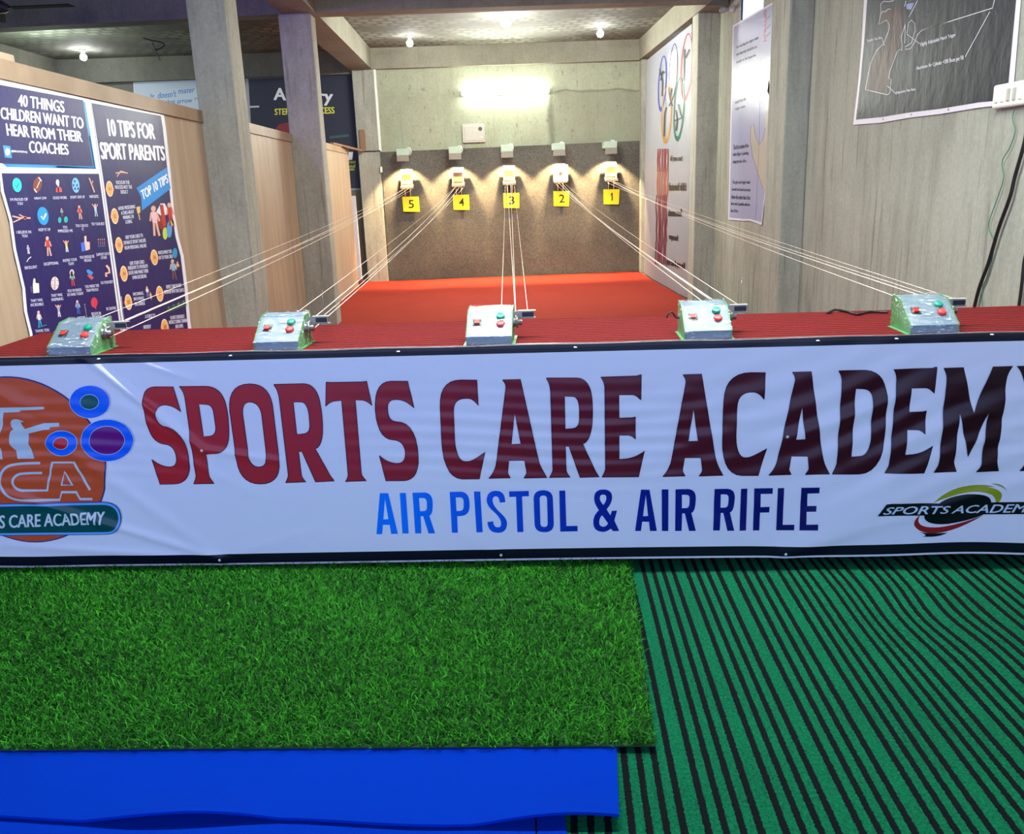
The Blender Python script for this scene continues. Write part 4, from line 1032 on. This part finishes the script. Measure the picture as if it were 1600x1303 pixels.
    p.line([A(500,305), A(545,200)], 1, WHITE); p.line([A(465,310), A(500,362)], 1.6, WHITE); p.line([A(525,150), A(568,205)], 1.6, WHITE)
    for q in ((1030,205),(1062,262),(1035,310),(1010,262),(1075,310)): p.ell(*A(*q), 1.3, 2.2, (30,60,140))
    p.ell(*A(790,222), 2.6, 4.6, WHITE); p.poly(Q([(768,300),(800,275),(845,300),(855,355),(768,358)],0,260,.1125), (220,90,90)); p.line([A(800,250), A(803,350)], 2, WHITE)
    p.line([A(1230,160), A(1265,250), A(1305,360)], 1.8, SKIN); p.line([A(1262,250), A(1285,200)], 1.3, SKIN); p.line([A(1262,215), A(1280,270)], 1.6, RED)
    p.line([A(160,690), A(260,715), A(340,715), A(415,718)], 2.2, SKIN); p.line([A(175,775), A(290,720)], 1.8, SKIN); p.line([A(255,668), A(320,700)], 1.5, SKIN); p.ell(*A(340,715), 2.6, 2.6, (236,120,120))
    person_icon(p, *A(850,640), 13, TEAL, (120,90,80)); person_icon(p, *A(1100,640), 22, RED, SKIN); person_icon(p, *A(1320,610), 20, (190,210,230), (190,205,225), 1)
    B = w2; person_icon(p, *B(200,85), 14, (120,170,225), WHITE); p.line([B(180,255), B(205,210), B(240,185)], 1.2, WHITE)
    person_icon(p, *A(660,1110), 31, RED, SKIN); person_icon(p, *A(915,1110), 18, (230,206,90), WHITE, 1)
    p.poly([A(1112,1065), A(1165,1045), A(1185,1170), A(1125,1185)], (70,110,220)); p.poly([A(1165,1045), A(1162,970), A(1190,965), A(1195,1045), A(1238,1050), A(1240,1150), A(1185,1170)], (240,190,175))
    for k in range(4): p.line([A(1358+k*28,1040), A(1362+k*28,1090)], .9, (200,120,130)); p.ell(*A(1356+k*28, 1015), .7, 1.2, SKIN)
    p.line([A(1350,1110), A(1455,1105)], .8, TEAL)
    p.poly([B(262,570), B(272,480), B(295,480), B(300,540), B(345,545), B(352,670), B(270,680)], (240,238,214)); p.poly([B(225,585), B(250,580), B(258,665), B(238,670)], (90,80,120))
    p.ell(*B(562,545), 6.2, 10.4, (236,214,206)); person_icon(p, *B(800,480), 24, TEAL, RED); p.ell(*B(793,400), 3.6, 5.2, (236,220,214))
    p.poly([B(990,370), B(1020,355), B(1082,395), B(1070,430), B(1010,415)], BLUE); p.poly([B(1000,440), B(1040,415), B(1095,470), B(1060,498)], (190,90,110))
    p.line([B(1262,300), B(1298,345), B(1305,400), B(1255,410), B(1262,455)], 3.2, (240,190,170))
    person_icon(p, *B(350,1030), 26, (190,225,225), (70,150,200)); p.line([B(330,1145), B(450,1108)], 1.6, (40,140,150))
    person_icon(p, *B(615,920), 19, (150,180,205), WHITE, 1); person_icon(p, *B(875,870), 22, (90,150,215), (60,110,190))
    p.ell(*B(1097,805), 5.2, 8, (206,60,80)); p.line([B(1108,860), B(1122,895)], 1, (206,120,130))
    p.layer(); p.line([B(562,460), B(562,625)], .8, NAVY)
    for q in ((530,500),(595,500),(530,560),(595,565),(545,600)): p.line([B(q[0]-12,q[1]), B(q[0]+12,q[1]+14)], .6, NAVY)
    o = p.build('printing', M['poster'], t); o.matrix_parent_inverse = inv
poster_coaches()
def poster_tips():
    n, p0 = (1, 0, 0), (PX+.006, 0, 0)
    t = thing('poster', (PX, 4.6, 1.2), 'navy poster 10 TIPS FOR SPORT PARENTS on the plywood beside the column', 'poster'); inv = Matrix.Translation((-PX, -4.6, -1.2))
    s = sheet('sheet', n, p0, [(142,155.5),(256,180),(259,200),(266.5,270),(272,330),(279,370),(287,400),(293,450),(297,500),(300,520),(306,582),(203,582),(193,520),(158,272)], (236,238,246), M['poster'], t); s.matrix_parent_inverse = inv
    p = Print(n, p0)
    p.poly([(143,161),(251,181),(254,200),(262,270),(268,330),(274,370),(282,400),(288,450),(292,500),(301,582),(206,582),(196,520),(160,272)], NAVY); p.layer()
    z = lambda x, y: (140+x*170/1231, 160+y*170/1231); v = lambda x, y: (160+x*150/931, 310+y*150/931)
    p.text('10 TIPS FOR', [z(195,185), z(722,245), z(740,418), z(222,380)], (240,243,250), .03)
    p.text('SPORT PARENTS', [z(112,448), z(835,495), z(852,660), z(135,642)], (240,243,250), .03)
    p.poly([z(528,968), z(868,735), z(915,975), z(588,1225), z(580,1070)], (30,144,226)); p.layer()
    p.text('TOP 10 TIPS', [z(575,1000), z(870,808), z(888,905), z(600,1105)], (245,250,252), .03)
    p.line([z(290,800), z(360,790), z(430,800)], 1.8, SKIN); p.line([z(305,840), z(350,775), z(395,790)], 1.5, SKIN)
    for q, s_ in ((z(222,978), '01'), (v(115,172), '02'), (v(157,452), '03'), (v(205,730), '04'), (v(248,1005), '05'), (v(500,572), '06'), (v(552,925), '07'), (v(602,1245), '08')):
        p.line([(q[0]-7, q[1]+1), (q[0]+7, q[1]+1)], 5, (208,70,60)); p.layer(); p.ell(q[0], q[1], 5.6, 12.4, (246,226,196), -.1); p.layer(); p.ell(q[0], q[1], 4.6, 10.6, (240,180,104), -.1); p.layer(); p.text(s_, [(q[0]-2, q[1]-3), (q[0]+2, q[1]-3), (q[0]+2.2, q[1]+3), (q[0]-1.8, q[1]+3)], (90,60,60), .0); p.k -= 3
    L_ = [(z, 'FOCUS IN THE', 372,905,150), (z, 'PROCESS NOT THE', 380,958,190), (z, 'RESULT', 390,1012,80),
          (v, 'AVOID PRESSURING', 232,88,165), (v, 'A CHILD ABOUT', 240,135,125), (v, 'WINNING OR', 248,180,105), (v, 'LOSING', 253,225,62),
          (v, 'HELP YOUR CHILD TO', 305,368,168), (v, 'SEPARATE SPORT FAILURE', 310,418,215), (v, 'FROM PERSONAL FAILURE', 318,468,210),
          (v, 'GIVE YOUR CHILD', 332,622,140), (v, 'FREEDOM TO PROBLEM', 340,665,190), (v, 'SOLVE AND MAKE THEIR', 346,712,190), (v, 'OWN DECISIONS', 355,760,135),
          (v, 'ENCOURAGE,', 345,925,100), (v, 'ENCOURAGE,', 352,972,100), (v, 'ENCOURAGE', 360,1020,98),
          (v, 'WATCH WHAT YOU', 603,520,130), (v, 'SAY TO YOUR CHILD', 612,568,135), (v, 'RESPECT AND DO NOT', 690,850,145), (v, 'INTERFERE WITH THE COACH', 692,898,190),
          (v, 'A CHILD TO', 460,1140,100), (v, 'HERSELF', 430,1245,70), (v, 'DO NOT CONSTANTLY', 725,1150,135), (v, 'INSTRUCT DURING TRAINING', 733,1192,180), (v, 'AND GAMES', 742,1238,75)]
    for f, s_, x, y, wd in L_:
        cx, cy = f(x, y); p.cap(s_, cx, cy, wd*(.138 if f is z else .161), 5.6, -.12 if f is v else -.02, (214,218,236), .025, .12)
    p.poly([v(325,85), v(362,75), v(365,130), v(350,150), v(335,140)], (226,190,110)); p.line([v(348,150), v(360,208)], 1.6, (226,190,110))
    p.poly([v(520,130), v(560,50), v(600,48), v(628,100), v(618,160), v(560,165)], WHITE); p.poly([v(520,190), v(560,165), v(610,270), v(585,330), v(530,250)], (140,40,34)); p.layer()
    p.poly([v(550,60), v(585,60), v(618,260), v(585,275)], (190,50,50))
    person_icon(p, *v(505,220), 48, (240,200,210), SKIN); person_icon(p, *v(655,160), 38, RED, RED)
    p.ell(*v(605,340), 4, 9.5, (190,220,90)); p.ell(*v(645,300), 4.2, 13, (90,160,225)); p.ell(*v(672,235), 3, 5, (236,206,80))
    p.ell(*v(700,530), 3.8, 8, (40,150,200)); person_icon(p, *v(685,690), 32, (120,190,225), (120,90,90)); person_icon(p, *v(728,660), 16, (230,200,120), (60,60,90))
    person_icon(p, *v(432,905), 17, WHITE, (120,140,190)); person_icon(p, *v(465,945), 11, (236,200,150), SKIN)
    p.poly([v(615,1060), v(800,985), v(812,1040), v(632,1110)], (40,90,80))
    for k in range(4): person_icon(p, *v(640+k*48, 1070-k*19), 8, (230,190,160), (30,60,70))
    o = p.build('printing', M['poster'], t); o.matrix_parent_inverse = inv
poster_tips()
def poster_pistol():
    n, p0 = (1, 0, 0), (2.363, 0, 0)
    t = thing('poster', (2.363, 4.8, 1.9), 'dark grey poster with an outlined pistol grip on the right wall', 'poster'); inv = Matrix.Translation((-2.363, -4.8, -1.9))
    s = sheet('sheet', n, p0, [(1362,-150),(1350,0),(1346,70),(1341,130),(1333,195),(1375,192),(1420,184),(1470,178),(1530,168),(1578,163),(1584,130),(1595,0),(1606,-150)], (214,212,222), M['poster_dark'], t); s.matrix_parent_inverse = inv
    p = Print(n, p0); DK = (27, 31, 41)
    p.poly([(1367,-150),(1355,0),(1350,70),(1345,120),(1337.5,187),(1378,183),(1420,176),(1470,170),(1530,160),(1573,156),(1576,130),(1588,0),(1600,-150)], DK); p.layer()
    y = lambda x, y_: (1330+x*150/1029, y_*150/1029); y2 = lambda x, y_: (1440+x*160/1097, y_*160/1097); GL = (206, 208, 216)
    p.poly([y(320,150), y(548,50), y(552,160), y(555,300), y(545,440), y(490,560), y(410,840), y(390,1000), y(150,960), y(200,720), y(270,540), y(350,480), y(412,300), y(390,215), y(300,262)], (62, 32, 30)); p.layer()
    p.poly([y(590,45), y(680,30), y(650,100), y(600,100)], (130,140,190))
    for q in ([(460,5),(410,18),(350,15),(322,40),(322,150)],[(322,150),(345,118),(365,130),(400,95),(430,100)],[(320,150),(298,262),(385,213),(412,270),(405,330),(350,470),(275,540),(210,680),(155,960),(260,985),(390,1015),(420,990),(432,850),(405,840),(420,760),(495,560),(520,530),(545,540),(550,480),(540,400),(560,340),(585,250)],
              [(585,245),(578,465)],[(600,360),(620,245),(650,215),(685,250),(690,330),(650,460),(585,500),(585,530),(640,520),(690,440),(715,370),(755,328)],[(755,328),(1029,237)],[(600,365),(740,470)],[(330,400),(360,485)],[(390,920),(490,1010)],[(625,180),(715,5)],[(575,70),(590,10)]):
        p.line([y(*a) for a in q], .9, GL)
    p.line([y2(0,325), y2(765,85), y2(785,0)], 1.1, GL); p.line([y2(470,610), y2(735,125)], .9, GL)
    p.text('Variable Grip Size', [y(170,420), y(325,385), y(328,420), y(172,468)], GL, .02)
    p.text('Highly Adjustable Match Trigger', [y(745,455), y2(368,352), y2(372,395), y(748,510)], GL, .02)
    p.text('Aluminum Air Cylinder +200 Shots per Fill', [y(700,712), y2(450,592), y2(455,650), y(705,760)], GL, .02)
    p.text('Adjustable Palm Rest', [y(480,978), y(690,940), y(692,975), y(485,1015)], GL, .02)
    p.text('precision', [y(755,170), y(970,90), y(972,108), y(758,190)], (96,100,130), 0)
    o = p.build('printing', M['poster_dark'], t); o.matrix_parent_inverse = inv
    for u, v_ in ((1380,186),(1424,179),(1482,171),(1344,178)):
        q = at(u, v_, n, p0); MB().lathe([(0, 0), (.006, 0), (.004, -.003), (0, -.004)], 10, q, 'x').build('nail', M['steel'], t, True).matrix_parent_inverse = inv
poster_pistol()
def poster_trigger():
    n, p0 = (1, 0, 0), (2.432, 0, 0)
    t = thing('poster', (2.432, 8.2, 1.8), 'pale lilac trigger hand poster below the window on the right wall', 'poster'); inv = Matrix.Translation((-2.432, -8.2, -1.8))
    s = sheet('sheet', n, p0, [(1145,40),(1207,4),(1204,150),(1196,300),(1190,352),(1180,348),(1172,345),(1160,345),(1138,343)], (226,226,236), M['poster_right'], t); s.matrix_parent_inverse = inv
    p = Print(n, p0); IN = (60, 58, 70)
    p.poly([(1146.5,42),(1207,7),(1203,150),(1195,300),(1189.5,347),(1172,342),(1160,342),(1139.5,340)], (162,168,200)); p.layer()
    c = lambda x, y_: (990+x*.1995, y_*.1995); d = lambda x, y_: (1000+x*.2149, 200+y_*.2149)
    p.poly([c(920,985), c(935,970), c(950,1000), c(960,1080), c(985,1140), c(1015,1080), c(1030,1000), c(1040,800), c(1060,600), c(1055,470), c(1015,455), c(990,520), c(1000,640), (1203,150), (1196,300), d(895,440), d(860,330), d(820,200), c(915,1100)], (180,176,164)); p.layer()
    p.line([c(915,1100), c(920,985), c(940,975), c(955,1060), c(985,1140), c(1015,1085), c(1032,1000)], .7, (120,118,130)); p.line([c(985,1140), c(990,760)], .6, (120,118,130)); p.line([c(915,1100), d(820,210), d(862,340), d(895,440)], .7, (120,118,130)); p.line([d(866,130), d(855,400), d(842,655)], .6, (130,128,140))
    for s_, tl, tr, br, bl, f in (('On reaching the trigger point', (805,360), (978,280), (978,310), (806,388), c), ('two fingertips should be at a', (805,415), (968,350), (968,380), (806,445), c), ('straight to the barrel line', (806,475), (960,420), (960,445), (806,505), c), ('raised from the', (795,790), (880,755), (880,785), (795,815), c), ('trigger point', (793,845), (875,820), (875,845), (793,870), c),
        ('The first section of the', (680,122), (790,110), (790,140), (680,158), d), ('index finger is pointing', (678,178), (790,168), (790,200), (678,212), d), ('along the line of fire.', (676,232), (775,226), (775,256), (676,264), d),
        ('The grip and trigger blade', (672,380), (802,382), (802,412), (672,412), d), ('should be located precisely', (668,432), (805,438), (805,468), (668,462), d), ('below the centre line of the', (666,482), (802,492), (802,522), (666,515), d), ('bore and is parallel with the', (664,535), (800,545), (800,575), (664,568), d), ('line of fire.', (662,585), (715,590), (715,615), (662,612), d)):
        p.text(s_, [f(*tl), f(*tr), f(*br), f(*bl)], IN, .012)
    p.text('OPTIMUM', [c(1040, 70), c(1040, 320), c(1018, 330), c(1022, 78)], (210,70,90), .02)
    for a, b in ((120, 150), (190, 225), (250, 285)): p.line([c(1045, b), c(1072, a)], 1.6, (130,130,150))
    o = p.build('printing', M['poster_right'], t); o.matrix_parent_inverse = inv
poster_trigger()
def poster_rings():
    p0 = Vector((2.215, 0, 0)); n = Vector((1, 0, -.008)); p1 = tuple(p0)
    t = thing('banner', (2.3, 11, 1.5), 'tall white cloth banner with five coloured rings at the far right wall', 'banner'); inv = Matrix.Translation((-2.3, -11, -1.5))
    s = sheet('sheet', n, p1, [(1011,94),(1018,88),(1050,62),(1081,37),(1080,200),(1078,330),(1078,420),(1077,466),(1070,464),(1060,459),(1040,447),(1020,436),(1006,426),(1007,300),(1009,200)], (178,180,190), M['poster_thin'], t, 0); s.matrix_parent_inverse = inv
    p = Print(n, p1, .0006, .003); K = lambda x, y_: (1000+x*.1535, 40+y_*.1535); H = lambda x, y_: (1005+x*.1765, 220+y_*.1765)
    def oring(cx, cy, rx, ry, col, w=2):
        w *= 1.35; p.poly(ring(cx, cy, rx, ry, 40, .06), col, [ring(cx, cy-ry*.05, rx-w, ry-w*2.4, 40, .06)])
    oring(*K(230, 590), 6.6, 44, (40,60,180), 1.4); p.layer(); oring(*K(340, 480), 7, 46, (70,66,66), 1.3); p.layer(); oring(*K(478, 420), 9.4, 53, (190,50,64), 1.5)
    p.layer(); oring(*K(275, 900), 8.2, 46, (200,150,50), 1.5); p.layer(); oring(*K(400, 850), 8.4, 50, (20,110,80), 1.5); p.layer()
    BK = (62, 62, 66)
    for q in ([(205,440),(235,560),(230,720)],[(205,500),(260,470)],[(240,460),(215,560)],[(275,830),(255,900),(250,1130)],[(300,820),(320,780)],[(370,860),(385,960),(372,1070)],[(350,970),(430,940)],[(395,800),(420,900),(440,950)],[(460,240),(455,400),(450,560)],[(470,330),(510,240)],[(330,640),(310,740),(335,820)]):
        p.line([K(*a) for a in q], 2.4, BK)
    for x in (135, 155, 172, 190, 205, 222):
        for k in range(5):
            y0 = 70+k*205; xx = x - k*5 + (5 if k % 2 else 0); c = [(150,60,64), (186,110,90), (150,70,80), (136,50,66), (140,60,84)][k]
            p.line([H(xx, y0), H(xx-4+6*math.sin(k+x), y0+100), H(xx-3, y0+205)], 1.9, c)
    for s_, x, y_, w, h, c in (('all you can!', 295, 160, 105, 9, (150,130,120)), ('fastened skills!', 308, 405, 150, 10, (130,110,90)), ('chooses road!', 285, 635, 120, 10, (110,96,96)), ('respected!', 272, 860, 80, 10, (120,100,104)), ('you can & you will', 290, 1095, 160, 11, (110,70,80))):
        q = H(x, y_); p.cap(s_, q[0], q[1], w*.1765, h*1.2, .0 if y_ < 700 else .25, tuple(x*.6 for x in c), .025)
    o = p.build('printing', M['poster_thin'], t); o.matrix_parent_inverse = inv
poster_rings()
def hall_banners():
    n, p0 = (0, 1, 0), (0, 12.985, 0)
    t = thing('poster', (-2.5, 12.985, 2), 'navy poster Archery STEPS SUCCESS on the hall back wall behind the second column', 'poster'); inv = Matrix.Translation((2.5, -12.985, -2))
    s = sheet('sheet', n, p0, [(383,121),(556,114.5),(567,297),(395,300)], (150,152,160), M['poster_matte'], t); s.matrix_parent_inverse = inv
    z = lambda x, y_: (380+x*200/1185, 100+y_*200/1185); p = Print(n, p0)
    p.poly([(388,123),(553.5,117),(565,294),(398,297)], (30,34,50)); p.layer()
    p.text('Archery', [z(285,222), z(830,245), z(820,385), z(285,368)], (214,214,222), .035); p.text('STEPS TO SUCCESS', [z(292,415), z(842,398), z(845,458), z(292,472)], (214,214,60), .03)
    p.poly([z(300,600), z(330,560), z(460,530), z(560,620), z(560,720), z(300,720)], (120,36,44)); p.line([z(60,397), z(148,394)], 2.6, (190,190,196)); p.line([z(800,680), z(980,660)], 4, (50,80,80))
    p.poly([z(975,815), z(1018,812), z(1010,890), z(975,892)], (220,220,224))
    for k, s_ in enumerate(('accuracy', 'and', 'practice')): p.cap(s_, *z(1005-k*4, 912+k*33), 12, 5, -.03, (200,206,60), .02)
    p.build('printing', M['poster_matte'], t).matrix_parent_inverse = inv
    t = thing('poster', (-4.2, 12.985, 2.4), "pale blue poster It doesn't mater over the partition at the left", 'poster'); inv = Matrix.Translation((4.2, -12.985, -2.4))
    s = sheet('sheet', n, p0, [(208,127),(340,121),(350,240),(214,250)], (196,204,212), M['poster_matte'], t); s.matrix_parent_inverse = inv
    z = lambda x, y_: (180+x*150/1600, 100+y_*150/1600); p = Print(n, p0); BL = (34,100,176)
    p.poly([(209.5,130),(339,124.5),(348,238),(215,247)], (176,190,204)); p.layer()
    p.text('It', [z(590,500), z(660,490), z(650,590), z(600,595)], BL, .012); p.text("doesn't", [z(715,470), z(1020,440), z(1015,545), z(710,575)], BL, .012); p.text('mater', [z(1055,425), z(1330,400), z(1320,470), z(1060,500)], BL, .012)
    p.text('what arrow', [z(800,600), z(1290,560), z(1280,640), z(800,680)], BL, .012); p.text('you shoot', [z(1320,545), z(1700,520), z(1700,590), z(1320,610)], BL, 0)
    p.build('printing', M['poster_matte'], t).matrix_parent_inverse = inv
hall_banners()

# ------------------------------------------------------------------ switch board, wires
t = thing('switch_board', (2.368, 3.98, 1.63), 'white switch board on the right wall at the poster corner', 'switch board')
MB().box(-.03, 0, -.22, .135, -.052, .052, .01).build('case', M['white'], t)
for k in range(6): MB().box(-.036, -.03, .085-k*.045, .105-k*.045, -.026, .026, .002).build('rocker', M['white'] if k not in (2, 3) else M['offwhite'], t)
def pw(l, xw): return [at(u, v, (1, 0, 0), (xw, 0, 0)) for u, v in l]
def spline(pts, n=8):
    P = [pts[0]]+list(pts)+[pts[-1]]; out = []
    for i in range(1, len(P)-2):
        for k in range(n):
            t = k/n; a, b, c, d = (Vector(P[i+j]) for j in (-1, 0, 1, 2))
            out.append(.5*((2*b)+(c-a)*t+(2*a-5*b+4*c-d)*t*t+(3*b-a-3*c+d)*t**3))
    return out+[Vector(pts[-1])]
tag(MB().tube(spline(pw([(1585,171),(1582,185),(1586,205),(1578,230),(1566,252),(1568,278),(1560,305),(1546,345),(1546,360),(1553,378),(1550,405),(1541,435),(1535,450),(1535,482)], 2.355)), .0022, 6).build('wire', M['green_wire'], smooth=True), 'thin green wire hanging from the switch board', 'wire')
tag(MB().tube(spline(pw([(1606,190),(1600,225),(1586,275),(1578,308),(1562,352),(1552,385),(1543,415),(1530,450),(1521,486)], 2.345)), .0085, 8).build('power_cable', M['black'], smooth=True), 'thick black cable hanging down the right wall beside the green wire', 'cable')
tag(MB().tube(spline(pw([(1604,392),(1600,410),(1597,440),(1594,465),(1591,484)], 2.35)), .007, 8).build('power_cable', M['black'], smooth=True), 'black cable at the right edge of the photo just above the table', 'cable')
tc = [at(u, v, (0, 0, 1), (0, 0, TZ+.006)) for u, v in ((1293,489),(1305,484),(1325,487),(1340,491),(1360,487),(1388,488))]
tag(MB().tube(spline(tc), .0045, 8).build('power_cable', M['black'], smooth=True), 'black cable lying on the table left of the rightmost machine', 'cable')
tc = [Vector((.955, 3.18, TZ+.006)), Vector((.95, 3.2, TZ+.03)), Vector((.93, 3.2, TZ+.032)), Vector((.905, 3.19, TZ+.006))]
tc = [at(u, v, (0, 1, .0), (0, 2.93, 0)) for u, v in ((1042,497),(1044,491),(1049,488),(1053,491),(1056,496),(1062,497))]
for q in tc: q.z = max(q.z, TZ+.004)
tag(MB().tube(spline(tc), .0028, 8).build('power_cable', M['black'], smooth=True), 'short curled black cable beside the second machine from the right', 'cable')

# ------------------------------------------------------------------ ceiling fan and hook in the side hall
t = thing('ceiling_fan', (-4.06, 8.0, CZ-.03), 'black ceiling fan at the top left corner of the photo', 'fan')
MB().tube([(0, 0, .029), (0, 0, -.2)], .012, 8).build('down_rod', M['black'], t, True)
MB().lathe([(0, -.19), (.05, -.2), (.1, -.235), (.1, -.27), (.06, -.29), (0, -.295)], 24).build('motor', M['dark'], t, True)
for k in range(3):
    a = -.05 + k*math.tau/3
    mb = MB().box(.12, .64, -.055, .055, -.262, -.256, .002); mb.xf(Matrix.Rotation(a, 4, 'Z') @ Matrix.Rotation(.0, 4, 'X')); mb.build('blade', M['matt_black'], t)
tag(MB().tube(spline([(-4.1, 11.4, CZ-.002), (-4.0, 11.42, CZ-.03), (-3.9, 11.44, CZ-.05), (-3.88, 11.46, CZ-.09), (-3.98, 11.45, CZ-.13), (-4.0, 11.4, CZ-.05), (-3.95, 11.4, CZ-.2), (-3.93, 11.4, CZ-.26)]), .007, 6).build('loose_wire', M['black'], smooth=True), 'loose black wire hanging from the hall ceiling', 'wire')
bpy.context.view_layer.update()
